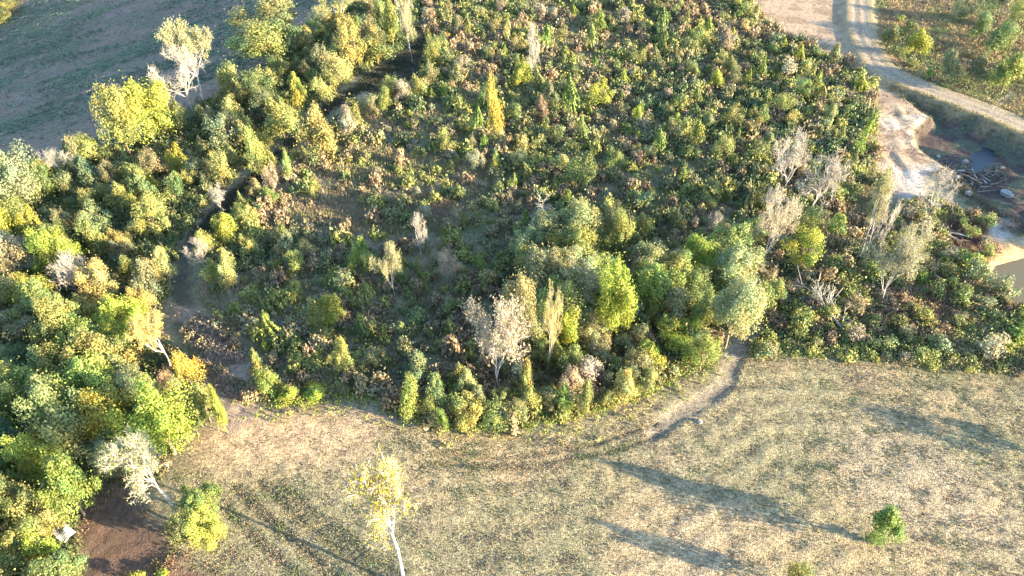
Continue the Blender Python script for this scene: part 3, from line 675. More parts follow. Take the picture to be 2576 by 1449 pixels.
TB('syc', 2162, 655, 420, 75, 'pale', 'tall leaning tree with two bright white stems', group='leafless trees of the right side', rot=2.0)
TB('bare', 2172, 645, 440, 75, 'pale', 'thinner pale stemmed tree beside the two bright white stems', group='leafless trees of the right side', rot=1.0)
TB('pale', 2215, 765, 590, 110, 'greygreen', 'feathery grey-green willow like tree beside the brown scrub', group='leafless trees of the right side')
TB('pale', 2260, 680, 570, 110, 'greygreen', 'feathery pale tree behind the willow like one', group='leafless trees of the right side')
TB('bare', 1800, 600, 530, 45, 'pink', 'small grey bare tree in the right plantation', group='leafless trees of the right side')
# ---- left forest
GF = 'trees of the left forest'
for k, a, b, c, d, t, l in [
    ('broad', -40, 62, 500, 600, 'yellowgreen', 'olive tree at the upper tip of the forest'), ('mid', 60, 116, 530, 630, 'lime', 'narrow sunlit tree on the upper forest edge'),
    ('broad', -30, 72, 590, 700, 'tan', 'tan tinted tree at the left edge under the forest tip'), ('mid', 92, 165, 590, 680, 'yellowgreen', 'sunlit edge tree above the dark gap'),
    ('mid', 150, 215, 645, 730, 'tan', 'tan edge tree next to the long bare branch'), ('broad', 205, 290, 660, 765, 'yellow', 'golden edge tree above the forest corner'),
    ('broad', 20, 125, 690, 790, 'lime', 'bright lime tree left of the dark gap'), ('broad', -50, 50, 690, 800, 'yellowgreen', 'yellow-green tree at the left edge beside the lime tree'),
    ('mid', 125, 195, 755, 850, 'green', 'green tree at the lower end of the dark gap'), ('broad', -30, 100, 770, 880, 'greygreen', 'grey-green tree with pale twigs at the left edge'),
    ('mid', 190, 262, 740, 830, 'yellowgreen', 'olive tree below the long bare branch'), ('broad', 250, 350, 745, 860, 'lime', 'yellow-green tree on the forest edge above the white tree'),
    ('mid', 320, 385, 720, 800, 'yellow', 'golden bush between forest and wide path'), ('broad', 190, 330, 830, 970, 'yellowgreen', 'wide soft yellow-green tree in mid forest'),
    ('broad', 95, 200, 850, 970, 'yellowgreen', 'olive yellow tree in mid forest'), ('broad', -30, 80, 860, 960, 'green', 'green tree at the left edge in mid forest'),
    ('broad', -20, 95, 915, 1040, 'yellowgreen', 'brown-green tree at the left edge below the green one'), ('broad', 80, 190, 950, 1070, 'green', 'shadowed dark tree in mid forest'),
    ('mid', 433, 497, 880, 975, 'orange', 'bright orange-yellow bush beside the white bare tree'), ('broad', 200, 330, 980, 1120, 'lime', 'big yellow-green tree left in the lower forest'),
    ('broad', 325, 468, 965, 1140, 'lime', 'largest brilliant lime tree at the forest corner'), ('mid', 478, 540, 960, 1060, 'yellowgreen', 'olive tree on the corner where path meets field'),
    ('mid', 530, 572, 985, 1085, 'lime', 'lime edge tree at the corner where path meets field'), ('mid', 470, 530, 1020, 1080, 'green', 'low green tree at the forest corner'),
    ('broad', 210, 330, 1085, 1195, 'olive', 'olive tree behind the red soil'), ('broad', 38, 145, 1080, 1220, 'lime', 'round lime tree left of the red soil'),
    ('broad', 110, 218, 1150, 1300, 'brightgreen', 'green tree overhanging the red soil'), ('broad', -40, 60, 1060, 1190, 'dark', 'dark tree at the left edge, lower forest'),
    ('broad', -40, 60, 1180, 1310, 'green', 'green tree at the left edge beside the lime tree'), ('broad', 40, 150, 1215, 1340, 'yellowgreen', 'yellow-green tree above the pale sheet'),
    ('broad', -30, 110, 1310, 1440, 'yellowgreen', 'tree in the bottom left corner'), ('mid', 60, 135, 1340, 1430, 'lime', 'lime bush left of the pale sheet'),
    ('broad', 70, 205, 1390, 1520, 'green', 'dark green tree on the bottom edge'), ('mid', 150, 205, 1380, 1450, 'yellowgreen', 'small tree below the pale sheet'),
    ('mid', 345, 420, 1000, 1080, 'yellow', 'golden part of the forest corner'), ('mid', 395, 450, 930, 990, 'brown', 'brown leafed bush under the white bare tree'),
    ('broad', 455, 548, 1215, 1310, 'yellowgreen', 'upper yellow-green bush right of the bare white sycamore'), ('broad', 460, 550, 1275, 1378, 'lime', 'lower lime bush right of the bare white sycamore'),
    ('mid', 430, 490, 1290, 1375, 'green', 'dark green bush at the foot of the bare white sycamore'), ('shrub', 325, 365, 1430, 1470, 'lime', 'small lime bush on the bottom edge, left one'),
    ('shrub', 383, 428, 1428, 1465, 'lime', 'small lime bush on the bottom edge, right one'),
    ]: T(k, a, b, c, d, t, l, group=GF)
TB('syc', 437, 928, 795, 130, 'orange', 'white bare tree with orange leaves on the forest edge', group=GF, rot=1.2)
TB('lone', 462, 1325, 1128, 190, 'yellow', 'white trunked sycamore with fine pale twigs by the red soil', group=GF, rot=.2)
TB('bare', 215, 765, 640, 110, 'tan', 'long pale bare branch tree leaning over the dark gap', group=GF)
TB('bare', 60, 700, 560, 90, 'tan', 'bare pale tree among the leafy ones at the forest tip', group=GF)
# ---- hay field
TB('lone', 1020, 1476, 1205, 215, 'gold', 'lone golden sycamore with white trunk in the hay field', group='trees standing in the hay field', rot=0.0, tilt=(0, .07))
T('mid', 2176, 2274, 1268, 1380, 'brightgreen', 'bright green bush with a long shadow in the hay field', group='trees standing in the hay field')
T('shrub', 2170, 2215, 1335, 1372, 'green', 'low green plant touching the foot of the long shadowed bush', cat='shrub')
T('mid', 1985, 2040, 1408, 1480, 'yellowgreen', 'small yellow-green bush cut by the bottom edge', group='trees standing in the hay field')
T('mid', 2660, 2740, 1090, 1170, 'green', 'green tree just outside the right edge beside the hay field')
for k, a, b, c, d, t, l in [
    ('mid', 2440, 2500, 35, 100, 'green', 'dark green bush high on the far side of the road'), ('mid', 2480, 2560, 60, 130, 'green', 'wide dark bush at the right edge beyond the road'),
    ('mid', 2500, 2580, 140, 230, 'brightgreen', 'bright green bush at the right edge beyond the road'), ('mid', 2360, 2420, 130, 200, 'greygreen', 'grey-green bush above the right road'),
    ('mid', 2210, 2270, 60, 120, 'green', 'green bush beside the top of the dirt road'), ('mid', 2280, 2340, 75, 140, 'lime', 'lime bush in the tawny grass beyond the road'),
    ('mid', 2430, 2490, 140, 210, 'olive', 'olive bush in the far scrub'), ('mid', 2540, 2600, 10, 70, 'yellowgreen', 'bush in the top right corner'), ('mid', 2400, 2450, 0, 50, 'olive', 'olive bush at the top edge beyond the road'),
    ]: T(k, a, b, c, d, t, l, cat='bush', group='bushes beyond the dirt road')
for i, (x, y, H) in enumerate([(1120, -60, 10), (1010, -110, 11), (930, -70, 11), (1220, -130, 11), (880, -140, 12), (1060, -190, 12), (790, -60, 10), (960, -240, 12), (1180, -230, 12)]):
    put('broad', G(x, y), H, 4.5, 'yellowgreen', 'unseen tall tree continuing the row, added to shade the crop field', group='unseen trees added to the row beyond the top edge')  # unseen continuation of the row, added to shade the crop field
# trees right of the view that shade the pit
for i, (x, y, H) in enumerate([(2850, 590, 5.4), (2880, 540, 5.5), (2900, 500, 5.5), (2880, 650, 5.6), (2960, 600, 6.4), (2880, 450, 5.2), (2960, 480, 6)]):
    p = G(x, y); put('broad', p, H, 3.6, 'green', 'tree beyond the right edge of the view shading the pit', group='trees beyond the right edge')

# ------------------------------------------------------------------ standing and fallen dead wood, stones, piles
def limb_mesh(name, segs, mat, sides=6):
    Vs, Fs = [], []
    for pts, rad in segs: tube(Vs, Fs, pts, rad, sides)
    return mesh_np(name, np.concatenate(Vs), np.concatenate(Fs), [mat], smooth=True)
def dead_tree(name, base, d, L, r, label, seed, nb=14, cat='dead tree'):
    rr = np.random.default_rng(seed); d = np.array(d, float); d /= np.linalg.norm(d)
    pts = [np.array((0, 0, .1)) + d * L * t + rr.normal(0, .02 * L, 3) * t for t in np.linspace(0, 1, 7)]
    root = bpy.data.objects.new(name, None); COL.objects.link(root); root.location = base; root['label'] = label; root['category'] = cat
    link('trunk', limb_mesh('trunk', [(pts, np.linspace(r, r * .25, 7))], M_WHITE), parent=root)
    segs = []
    for k in range(nb):
        t = rr.uniform(.3, 1); s = pts[0] + d * L * t; q = rr.normal(0, 1, 3); q -= q.dot(d) * d * .5; q[2] = abs(q[2]) * .7 + .15; q /= np.linalg.norm(q); q = q + d * .6
        l = L * rr.uniform(.12, .32); e = s + q * l
        segs.append(([s, s + q * l * .5 + rr.normal(0, .1, 3), e], [r * .22, r * .12, .015]))
        for j in range(4): segs.append(([s + q * l * rr.uniform(.3, .9), s + q * l * rr.uniform(.6, 1) + rr.normal(0, .5, 3)], [.03, .018]))
    link('branches', limb_mesh('branches', segs, M_TWIG, 4), parent=root)
dead_tree('snag', G(1360, 575), (.03, -.05, 1), 4.6, .12, 'white dead snag with broken arms above the central wood', 1)
b = G(2150, 868); e = G(2042, 768)
dead_tree('fallen_tree', b, (e[0] - b[0], e[1] - b[1], 1.6), float(np.hypot(*(e - b)[:2])) + .5, .22, 'bleached fallen tree lying in the green scrub right of the track', 2, 26)
b = G(2520, 330); 
dead_tree('leaning_pole', G(2478, 312), (.5, .3, .8), 2.6, .07, 'thin pale dead stem on the slope under the dirt road', 5, 3)
def pile(x, y, n, L, label, seed, spread=2.2):
    rr = np.random.default_rng(seed); root = bpy.data.objects.new('brush_pile', None); COL.objects.link(root); root.location = G(x, y)
    root['label'] = label; root['category'] = 'brush pile'; root['group'] = 'brush piles in the pit'
    for k in range(n):
        a = rr.uniform(0, 6.28); c = np.array((rr.normal(0, spread * .5), rr.normal(0, spread * .4), rr.uniform(.1, .8))); l = L * rr.uniform(.5, 1.1)
        dd = np.array((math.cos(a), math.sin(a), rr.uniform(-.15, .35))) * l / 2; rad = rr.uniform(.05, .14)
        link('branch', limb_mesh('branch', [([c - dd, c + rr.normal(0, .1, 3), c + dd], [rad, rad * .8, rad * .4])], M_GREY if k % 3 == 0 else M_BARK, 5), parent=root)
    segs = []
    for k in range(90):
        c = np.array((rr.normal(0, spread * .55), rr.normal(0, spread * .45), rr.uniform(.0, .7))); segs.append(([c, c + rr.normal(0, .7, 3) * (1, 1, .4)], [.04, .02]))
    link('twigs', limb_mesh('twigs', segs, M_BARK, 3), parent=root, kind='stuff')
pile(2400, 432, 12, 3, 'purple-brown brush pile nearest the sand bank', 11); pile(2450, 462, 16, 3.5, 'largest purple-brown brush pile in the pit', 12, 3)
pile(2505, 440, 12, 3, 'brush pile against the right slope of the pit', 13); pile(2400, 590, 10, 3, 'dark brush pile on the burnt patch below the pit', 14)
def rock_mesh(seed):
    rr = np.random.default_rng(seed); import bmesh
    bm = bmesh.new(); bmesh.ops.create_icosphere(bm, subdivisions=2, radius=1)
    for v in bm.verts: v.co *= 1 + rr.normal(0, .12); v.co.z *= .6
    me = bpy.data.meshes.new('rock'); bm.to_mesh(me); bm.free(); me.materials.append(M_SAND)
    a = me.color_attributes.new('Col', 'FLOAT_COLOR', 'POINT'); a.data.foreach_set('color', np.tile((.30, .27, .24, 1), len(me.vertices)).astype(np.float32)); return me
ROCK = [rock_mesh(i) for i in range(3)]
for i, (x, y, r, l) in enumerate([(2428, 408, .5, 'pale boulder on the rim between sand bank and brush piles'), (2405, 447, .45, 'pale boulder left of the largest brush pile'), (2470, 425, .4, 'pale boulder between two brush piles'),
                                (2436, 488, .55, 'pale boulder below the largest brush pile'), (2530, 490, .9, 'largest pale boulder at the right edge of the pit'), (2520, 423, .4, 'small pale boulder on the right slope'),
                                (1760, 1062, .3, 'small pale stone beside the end of the farm track'), (2190, 870, .35, 'round white stone at the foot of the fallen tree'), (2360, 395, .35, 'stone on the lip of the sand bank')]):
    o = link('rock', ROCK[i % 3], G(x, y) + (0, 0, r * .2), label=l, category='rock', group='pale stones'); o.scale = (r, r * .8, r); o.rotation_euler = (0, 0, i * 1.3)
# pale sheet among the trees
def sheet():
    p = G(172, 1352); xs_ = np.linspace(-1.3, 1.3, 27); V = []
    for j, y in enumerate(np.linspace(-.9, .9, 7)):
        for i, x in enumerate(xs_): V.append((x, y, .05 * math.sin(i * 2.1) + .25 * math.exp(-(x * x)) + .12 * math.sin(y * 3 + x)))
    V = np.array(V); V2 = V - (0, 0, .02); F = []
    for j in range(6):
        for i in range(26):
            a = j * 27 + i; F.append((a, a + 1, a + 28, a + 27)); F.append((a + 189, a + 27 + 189, a + 28 + 189, a + 1 + 189))
    m, nt, out = new_mat('weathered_sheet'); ps = N(nt, 'ShaderNodeBsdfPrincipled'); ps.inputs['Roughness'].default_value = .5
    tc = N(nt, 'ShaderNodeTexCoord'); no = N(nt, 'ShaderNodeTexNoise'); no.inputs['Scale'].default_value = 2; cr = N(nt, 'ShaderNodeValToRGB')
    cr.color_ramp.elements[0].color = (.16, .16, .18, 1); cr.color_ramp.elements[1].color = (.40, .39, .37, 1); cr.color_ramp.elements[0].position = .4; cr.color_ramp.elements[1].position = .55
    nt.links.new(tc.outputs['Object'], no.inputs['Vector']); nt.links.new(no.outputs['Fac'], cr.inputs[0]); nt.links.new(cr.outputs[0], ps.inputs['Base Color']); nt.links.new(ps.outputs[0], out.inputs[0])
    o = link('metal_sheet', mesh_np('metal_sheet', np.concatenate([V, V2]), F, [m], smooth=True), p + (0, 0, 1.0), label='crumpled pale grey sheet caught among the trees at the bottom left', category='sheet')
    o.rotation_euler = (.5, .35, -.7); o.scale = (.6, .75, 1)
sheet()

# ------------------------------------------------------------------ young growth spread over the plantation, belt and scrub
BUSY = np.array(ALLT)
def scatter(poly, n, kinds, rmin, rmax, hk, spacing, dens=None, label=None, group=None, cat=None, seed=0, maxd=None, avoid=.75):
    """separate plants at random free places in a stretch of ground; sizes in metres"""
    global BUSY
    rr = np.random.default_rng(seed); lo, hi = poly.min(0), poly.max(0); hi[1] = min(hi[1], 165); lo = np.maximum(lo, (-120, 22)); hi = np.minimum(hi, (120, 165)); made = 0; tries = 0
    while made < n and tries < n * 60:
        tries += 1; x, y = rr.uniform(lo, hi)
        if abs(x) > .70 * (y * math.cos(pr) + ALT * math.sin(pr)) + 2: continue
        X = np.array([x]); Y = np.array([y])
        if not inside(poly, X, Y)[0]: continue
        if dist_line(PATHL, X, Y)[0] < 2.2 or inside(PATHHEAD, X, Y)[0] or dist_line(ROADL, X, Y)[0] < 3.5 or dist_line(TRACKL, X, Y)[0] < 1.8: continue
        if inside(PIT, X, Y)[0] or inside(BANK, X, Y)[0] or inside(SAND, X, Y)[0] or inside(HAY, X, Y)[0]: continue
        if dens is not None and rr.random() > dens(X, Y)[0]: continue
        r = rmin + (rmax - rmin) * rr.random() ** 1.7
        d = np.hypot(BUSY[:, 0] - x, BUSY[:, 1] - y)
        if (d < avoid * np.minimum(BUSY[:, 2], 3) + spacing * r).any(): continue
        k, c, w = kinds[rr.choice(len(kinds), p=np.array([q[2] for q in kinds]) / sum(q[2] for q in kinds))]
        H = r * hk * rr.uniform(.8, 1.35) * (1.1 if k == 'pine' else 1)
        lb = label(k, c, x, y) if callable(label) else label
        put(k, np.array((x, y, float(height(x, y)))), H, r * (.9 if k == 'pine' else 1), c, lb, cat or {'pine': 'young pine', 'shrub': 'shrub', 'sap': 'sapling'}.get(k, 'tree'), group[k] if isinstance(group, dict) else group)
        BUSY = np.vstack([BUSY, (x, y, r)]); made += 1
    return made
NAMES = dict(yellowgreen='yellow-green', green='mid green', brightgreen='bright green', olive='olive', yellow='yellow', lime='lime', tan='tan', dark='dark green', pink='pinkish', greygreen='grey-green', pale='pale', brown='brown', orange='orange', gold='golden')
def zone(x, y):
    if y > 118: a = 'in the far top rows of the plantation'
    elif x < -8: a = 'in the left half of the plantation' if y > 72 else 'in the lower left of the plantation'
    elif x < 22: a = 'in the middle of the plantation' if y > 72 else 'around the central wood'
    else: a = 'in the right half of the plantation' if y > 72 else 'right of the central wood'
    return a
def lab(k, c, x, y): return NAMES[c] + ' ' + {'pine': 'pointed young pine', 'sap': 'leafy sapling'}.get(k, 'rounded young shrub') + ' ' + zone(x, y)
TANS = [gpoly(q) for q in ([(700, 430), (830, 370), (960, 375), (1220, 400), (1260, 480), (1150, 510), (1130, 600), (980, 620), (800, 610), (680, 540)], [(1400, 300), (1560, 320), (1540, 380), (1380, 360)], [(1240, 240), (1400, 300), (1430, 350), (1300, 340)],
        [(2110, 470), (2200, 460), (2230, 540), (2140, 560)])]
def pdens(X, Y): return (1 - .75 * np.max([inside(q, X, Y) for q in TANS], axis=0)) * np.clip(sstep(.32, .62, fnoise(X, Y, 14, 21)) * (.35 + .65 * sstep(78, 105, Y) + .3 * sstep(5, 30, X)) + .26, 0, 1)
scatter(FOREST, 26, [('broad', 'brightgreen', 1), ('broad', 'yellowgreen', 4), ('broad', 'lime', 2), ('broad', 'olive', 2)], 2.6, 4.0, 2.5, .5, seed=1, avoid=.45,
        label='leafy tree filling the closed canopy of the left forest', group='canopy trees of the left forest')
scatter(STRIP, 95, [('mid', 'yellowgreen', 4), ('mid', 'olive', 3), ('mid', 'green', 3), ('mid', 'yellow', 2), ('mid', 'dark', 2)], 1.3, 2.6, 2.3, .34, seed=2, avoid=.5,
        label='small leafy tree packed into the belt left of the path', group='packed small trees of the belt')
CORE = gpoly([(1350, 560), (1500, 600), (1700, 620), (1900, 600), (1960, 780), (1820, 890), (1620, 985), (1400, 1055), (1180, 1072), (1000, 1050), (1000, 960), (1240, 950), (1290, 780), (1350, 700)])
BIG = gpoly([(1350, 600), (1480, 610), (1620, 700), (1800, 680), (1900, 700), (1840, 850), (1600, 880), (1420, 900), (1290, 930), (1300, 780)])
scatter(BIG, 16, [('broad', 'pale', 3), ('broad', 'yellowgreen', 3), ('broad', 'green', 1), ('broad', 'olive', 1)], 2.3, 3.2, 2.5, .35, seed=12, avoid=.35,
        label='broad tree filling the central wood', group='filling trees of the central wood')
scatter(CORE, 75, [('mid', 'yellowgreen', 4), ('mid', 'olive', 3), ('mid', 'green', 3), ('mid', 'greygreen', 2), ('mid', 'tan', 1), ('mid', 'lime', 1)], 1.2, 2.3, 2.0, .38, seed=8, avoid=.5,
        label='small leafy tree packed into the central wood', group='packed small trees of the central wood')
scatter(PLANT, 150, [('sap', 'yellowgreen', 4), ('sap', 'olive', 3), ('sap', 'green', 3), ('sap', 'yellow', 1), ('sap', 'greygreen', 1.5), ('sap', 'tan', 1)], .8, 1.9, 2.1, .55, pdens, lab, 'saplings of the plantation', seed=9)
scatter(PLANT, 130, [('pine', 'brightgreen', 3), ('pine', 'green', 4), ('pine', 'yellowgreen', 3), ('pine', 'lime', 1)], .7, 1.5, 2.4, .6, pdens, lab, 'young pines of the plantation', seed=3)
scatter(PLANT, 190, [('shrub', 'yellowgreen', 5), ('shrub', 'olive', 5), ('shrub', 'tan', 4), ('shrub', 'pink', 1.2), ('shrub', 'green', 3), ('shrub', 'yellow', 1.4), ('shrub', 'pale', 1.5)], .7, 1.9, 1.8, .55, pdens, lab, 'shrubs of the plantation', seed=4)
scatter(EAST, 70, [('shrub', 'green', 4), ('shrub', 'olive', 3), ('shrub', 'tan', 2), ('shrub', 'yellowgreen', 4), ('shrub', 'brightgreen', 1), ('shrub', 'greygreen', 2)], .8, 2.1, 1.6, .5, seed=5, label='rounded shrub in the tangled scrub above the right hay field', group='shrubs of the right scrub')
scatter(NE, 32, [('shrub', 'green', 4), ('shrub', 'olive', 3), ('shrub', 'tan', 2), ('shrub', 'brightgreen', 2)], .7, 1.7, 1.6, .5, seed=6, label='rounded shrub scattered beyond the dirt road', group='shrubs beyond the dirt road')

# ------------------------------------------------------------------ what nobody could count: weeds, stubble, crop
def sample(poly, n, seed, bounds=(-118, 118, 24, 165)):
    rr = np.random.default_rng(seed); P = []
    tot = 0
    lo = np.maximum(poly.min(0), (bounds[0], bounds[2])); hi = np.minimum(poly.max(0), (bounds[1], bounds[3]))
    while tot < n:
        X = rr.uniform(lo[0], hi[0], n * 2); Y = rr.uniform(lo[1], hi[1], n * 2)
        k = inside(poly, X, Y) & (np.abs(X) < .72 * (Y * math.cos(pr) + ALT * math.sin(pr)) + 3); P.append(np.c_[X[k], Y[k]]); tot += k.sum()
    return np.concatenate(P)[:n], rr
def hz(X, Y):
    from_grid = height(X, Y); return from_grid
def clumps(name, P, rr, K, rad, hgt, tri, cols, label, upright=.5, wd=.45):
    n = len(P); z = hz(P[:, 0], P[:, 1]) - .03
    rad = np.broadcast_to(rad, n); hgt = np.broadcast_to(hgt, n)
    a = rr.uniform(0, 6.28, (n, K)); q = np.sqrt(rr.random((n, K))) * rad[:, None]
    zz = rr.random((n, K)) * hgt[:, None] * (1 - .5 * (q / rad[:, None]) ** 2)
    C = np.stack([P[:, :1] + q * np.cos(a), P[:, 1:] + q * np.sin(a), z[:, None] + zz], -1).reshape(-1, 3)
    m = len(C); s = (np.broadcast_to(tri, n)[:, None] * rr.uniform(.6, 1.4, (n, K))).reshape(-1, 1)
    u = rr.normal(0, 1, (m, 3)); u /= np.linalg.norm(u, axis=1)[:, None]
    w = rr.normal(0, 1, (m, 3)) * (1 - upright); w[:, 2] += upright * 1.6; w /= np.linalg.norm(w, axis=1)[:, None]
    V = np.stack([C - u * s * wd, C + u * s * wd, C + w * s], 1).reshape(-1, 3)
    F = np.arange(3 * m).reshape(m, 3)
    cc = np.repeat(cols, K, axis=0) * rr.uniform(.85, 1.15, (m, 1))
    return link(name, mesh_np(name, V, F, [M_STUFF], np.clip(cc, .01, .95)), kind='stuff', label=label)
def pick(rr, n, base, alts, X, Y, s=9, seed=30, sd=.12):
    C = np.ones((n, 3)) * np.array(base)
    for i, (c, lo, hi, sc) in enumerate(alts):
        t = sstep(lo, hi, fnoise(X, Y, sc, seed + i * 5) + rr.normal(0, .07, n))[:, None]; C = C * (1 - t) + np.array(c) * t
    return C * rr.uniform(1 - sd, 1 + sd, (n, 1)) * (1 + rr.normal(0, .05, (n, 3)))
def free(P):
    X, Y = P[:, 0], P[:, 1]
    k = (dist_line(PATHL, X, Y) * (1 + .6 * sstep(70, 85, Y)) > .3 + 1.5 * vnoise(X, Y, 1.1, 90)) & (~inside(PATHHEAD, X, Y) | (vnoise(X, Y, 1.6, 91) > .35)) & (dist_line(ROADL, X, Y) > 2.6) & (dist_line(TRACKL, X, Y) > 1.2) & ~inside(BANK, X, Y) & ~inside(SAND, X, Y) & ~inside(PIT, X, Y) & ~inside(HAY, X, Y)
    return P[k]
P, rr = sample(PLANT, 48000, 41); P = free(P); n = len(P)
cl = fnoise(P[:, 0], P[:, 1], 4, 50)
clumps('weeds', P, rr, 8, .35 + .3 * cl, .3 + 1.1 * cl ** 1.6, .32, pick(rr, n, (.25, .235, .13), [((.185, .21, .10), .5, .62, 9), ((.33, .27, .165), .5, .62, 13), ((.25, .275, .11), .56, .68, 4), ((.30, .235, .165), .6, .74, 8)], P[:, 0], P[:, 1], sd=.1), 'mixed olive and tan weeds between the young trees', .85, .17)
# brush is one object that instances a few leafy mounds on its points
MOUNDC = dict(olive=(.235, .225, .105), green=(.19, .21, .08), tan=(.31, .26, .15), light=(.275, .285, .09), brown=(.26, .195, .12), dark=(.125, .155, .07))
MOUND = bpy.data.collections.new('brush_mounds')
_k = 0
for cn, cc in MOUNDC.items():
    for v in range(3):
        r_ = np.random.default_rng(300 + _k); nl = 620; lobes = 11
        c = r_.normal(0, 1, (lobes, 3)); c /= np.linalg.norm(c, axis=1)[:, None]; c *= r_.uniform(.2, .75, lobes)[:, None]; c[:, 2] = np.abs(c[:, 2]); lr = r_.uniform(.15, .5, lobes); lid = r_.integers(0, lobes, nl)
        d = r_.normal(0, 1, (nl, 3)); d[:, 2] += .2; d /= np.linalg.norm(d, axis=1)[:, None]
        Pm = c[lid] + d * (lr[lid] * (1 - np.abs(r_.normal(0, .32, nl))) + (r_.random(nl) < .25) * r_.exponential(.16, nl))[:, None]
        Pm[:, 2] = np.maximum(Pm[:, 2] * .8 + .1, .02)
        V, F = leaf_quads(Pm, d, .19, r_, jit=.5)
        lc = leaf_cols(nl, r_, lid, .2, .08) * np.array(cc)
        MOUND.objects.link(bpy.data.objects.new(f'mound_{_k:02d}', mesh_np('mound', V, F, [M_STUFF], lc))); _k += 1
def brush_nodes():
    g = bpy.data.node_groups.new('brush_on_points', 'GeometryNodeTree'); g.is_modifier = True
    g.interface.new_socket('Geometry', in_out='INPUT', socket_type='NodeSocketGeometry'); g.interface.new_socket('Geometry', in_out='OUTPUT', socket_type='NodeSocketGeometry')
    gi = g.nodes.new('NodeGroupInput'); go = g.nodes.new('NodeGroupOutput'); ip = g.nodes.new('GeometryNodeInstanceOnPoints'); ci = g.nodes.new('GeometryNodeCollectionInfo')
    ci.inputs['Collection'].default_value = MOUND; ci.inputs['Separate Children'].default_value = True; ci.inputs['Reset Children'].default_value = True
    def na(nm, t):
        q = g.nodes.new('GeometryNodeInputNamedAttribute'); q.data_type = t; q.inputs['Name'].default_value = nm; return q.outputs['Attribute']
    ip.inputs['Pick Instance'].default_value = True; L = g.links.new
    L(gi.outputs[0], ip.inputs['Points']); L(ci.outputs[0], ip.inputs['Instance']); L(na('kind', 'INT'), ip.inputs['Instance Index'])
    eu = g.nodes.new('FunctionNodeEulerToRotation'); L(na('turn', 'FLOAT_VECTOR'), eu.inputs[0]); L(eu.outputs[0], ip.inputs['Rotation']); L(na('size', 'FLOAT_VECTOR'), ip.inputs['Scale'])
    L(ip.outputs[0], go.inputs[0]); return g
GNB = brush_nodes()
def brush(name, P, rr, rad, hgt, mix, label):
    """mix: list of (tint, threshold, patch size); the first is the ground tone"""
    n = len(P); z = hz(P[:, 0], P[:, 1]); names = list(MOUNDC); t = np.full(n, names.index(mix[0]))
    for i, (c, th, sc) in enumerate(mix[1:]):
        t = np.where(fnoise(P[:, 0], P[:, 1], sc, 140 + 7 * i) + rr.normal(0, .07, n) > th, names.index(c), t)
    me = bpy.data.meshes.new(name); me.vertices.add(n); me.vertices.foreach_set('co', np.c_[P, z - .05].astype(np.float32).ravel())
    a = me.attributes.new('kind', 'INT', 'POINT'); a.data.foreach_set('value', (t * 3 + rr.integers(0, 3, n)).astype(np.int32))
    a = me.attributes.new('turn', 'FLOAT_VECTOR', 'POINT'); a.data.foreach_set('vector', np.c_[rr.normal(0, .1, (n, 2)), rr.uniform(0, 6.28, n)].astype(np.float32).ravel())
    a = me.attributes.new('size', 'FLOAT_VECTOR', 'POINT'); a.data.foreach_set('vector', np.c_[rad, rad * rr.uniform(.8, 1.2, n), hgt].astype(np.float32).ravel())
    o = link(name, me, kind='stuff', label=label); m = o.modifiers.new('brush', 'NODES'); m.node_group = GNB; return o
P, rr = sample(PLANT, 13500, 61); P = free(P); P = P[rr.random(len(P)) < pdens(P[:, 0], P[:, 1]) * .8 + .08]; n = len(P); rad = .5 + 1.15 * rr.random(n) ** 2.2
brush('low_brush', P, rr, rad, rad * rr.uniform(.9, 2.1, n), ['olive', ('green', .57, 6), ('tan', .53, 8), ('light', .58, 3), ('brown', .60, 5), ('dark', .70, 5)], 'low brush filling the gaps between the young trees')
for pts, m in (([(740, 430), (830, 380), (960, 375), (1220, 400), (1260, 480), (1150, 510), (1100, 580), (900, 590), (740, 540)], 5200), ([(2230, 600), (2330, 560), (2470, 640), (2480, 760), (2380, 800), (2260, 760)], 2200), ([(1400, 300), (1560, 320), (1540, 380), (1380, 360)], 700), ([(1240, 240), (1400, 300), (1430, 350), (1300, 340)], 600), ([(2110, 470), (2200, 460), (2230, 540), (2140, 560)], 500), ([(700, 900), (900, 960), (1000, 1010), (860, 1000), (700, 1000)], 700)):
    P, rr = sample(gpoly(pts), m, 66); P = free(P); P = P[fnoise(P[:, 0], P[:, 1], 5, 92) > .42]; n = len(P)
    clumps('dry_grass', P, rr, 14, .4, .5, .3, pick(rr, n, (.33, .27, .16), [((.27, .24, .13), .48, .6, 4), ((.30, .20, .13), .6, .7, 6)], P[:, 0], P[:, 1]), 'patch of tall tawny dry grass among the young trees', .85, .13)
P, rr = sample(PLANT.copy() * 1.0, 10, 68)
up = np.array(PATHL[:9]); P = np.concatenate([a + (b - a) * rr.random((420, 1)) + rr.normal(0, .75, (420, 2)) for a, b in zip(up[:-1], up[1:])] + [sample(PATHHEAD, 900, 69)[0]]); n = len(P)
clumps('path_grass', P, rr, 10, .35, .3, .2, pick(rr, n, (.075, .08, .05), [((.12, .115, .075), .5, .62, 4)], P[:, 0], P[:, 1]), 'short grass darkened for shade on the upper path', .7, .3)  # dark tone stands in for the shade lying on the path
LOWB = gpoly([(440, 770), (500, 790), (570, 850), (640, 930), (640, 1010), (575, 1000), (520, 940), (470, 870)])
P, rr = sample(LOWB, 1500, 71); P = P[fnoise(P[:, 0], P[:, 1], 3, 88) > .42]; n = len(P)
clumps('dry_brush', P, rr, 16, .4, .7, .2, pick(rr, n, (.31, .245, .185), [((.22, .20, .11), .5, .62, 4)], P[:, 0], P[:, 1]), 'dry pinkish brush growing over the lower path', .5)
P, rr = sample(REDSOIL, 900, 72); P = P[fnoise(P[:, 0], P[:, 1], 3, 89) > .5]; n = len(P)
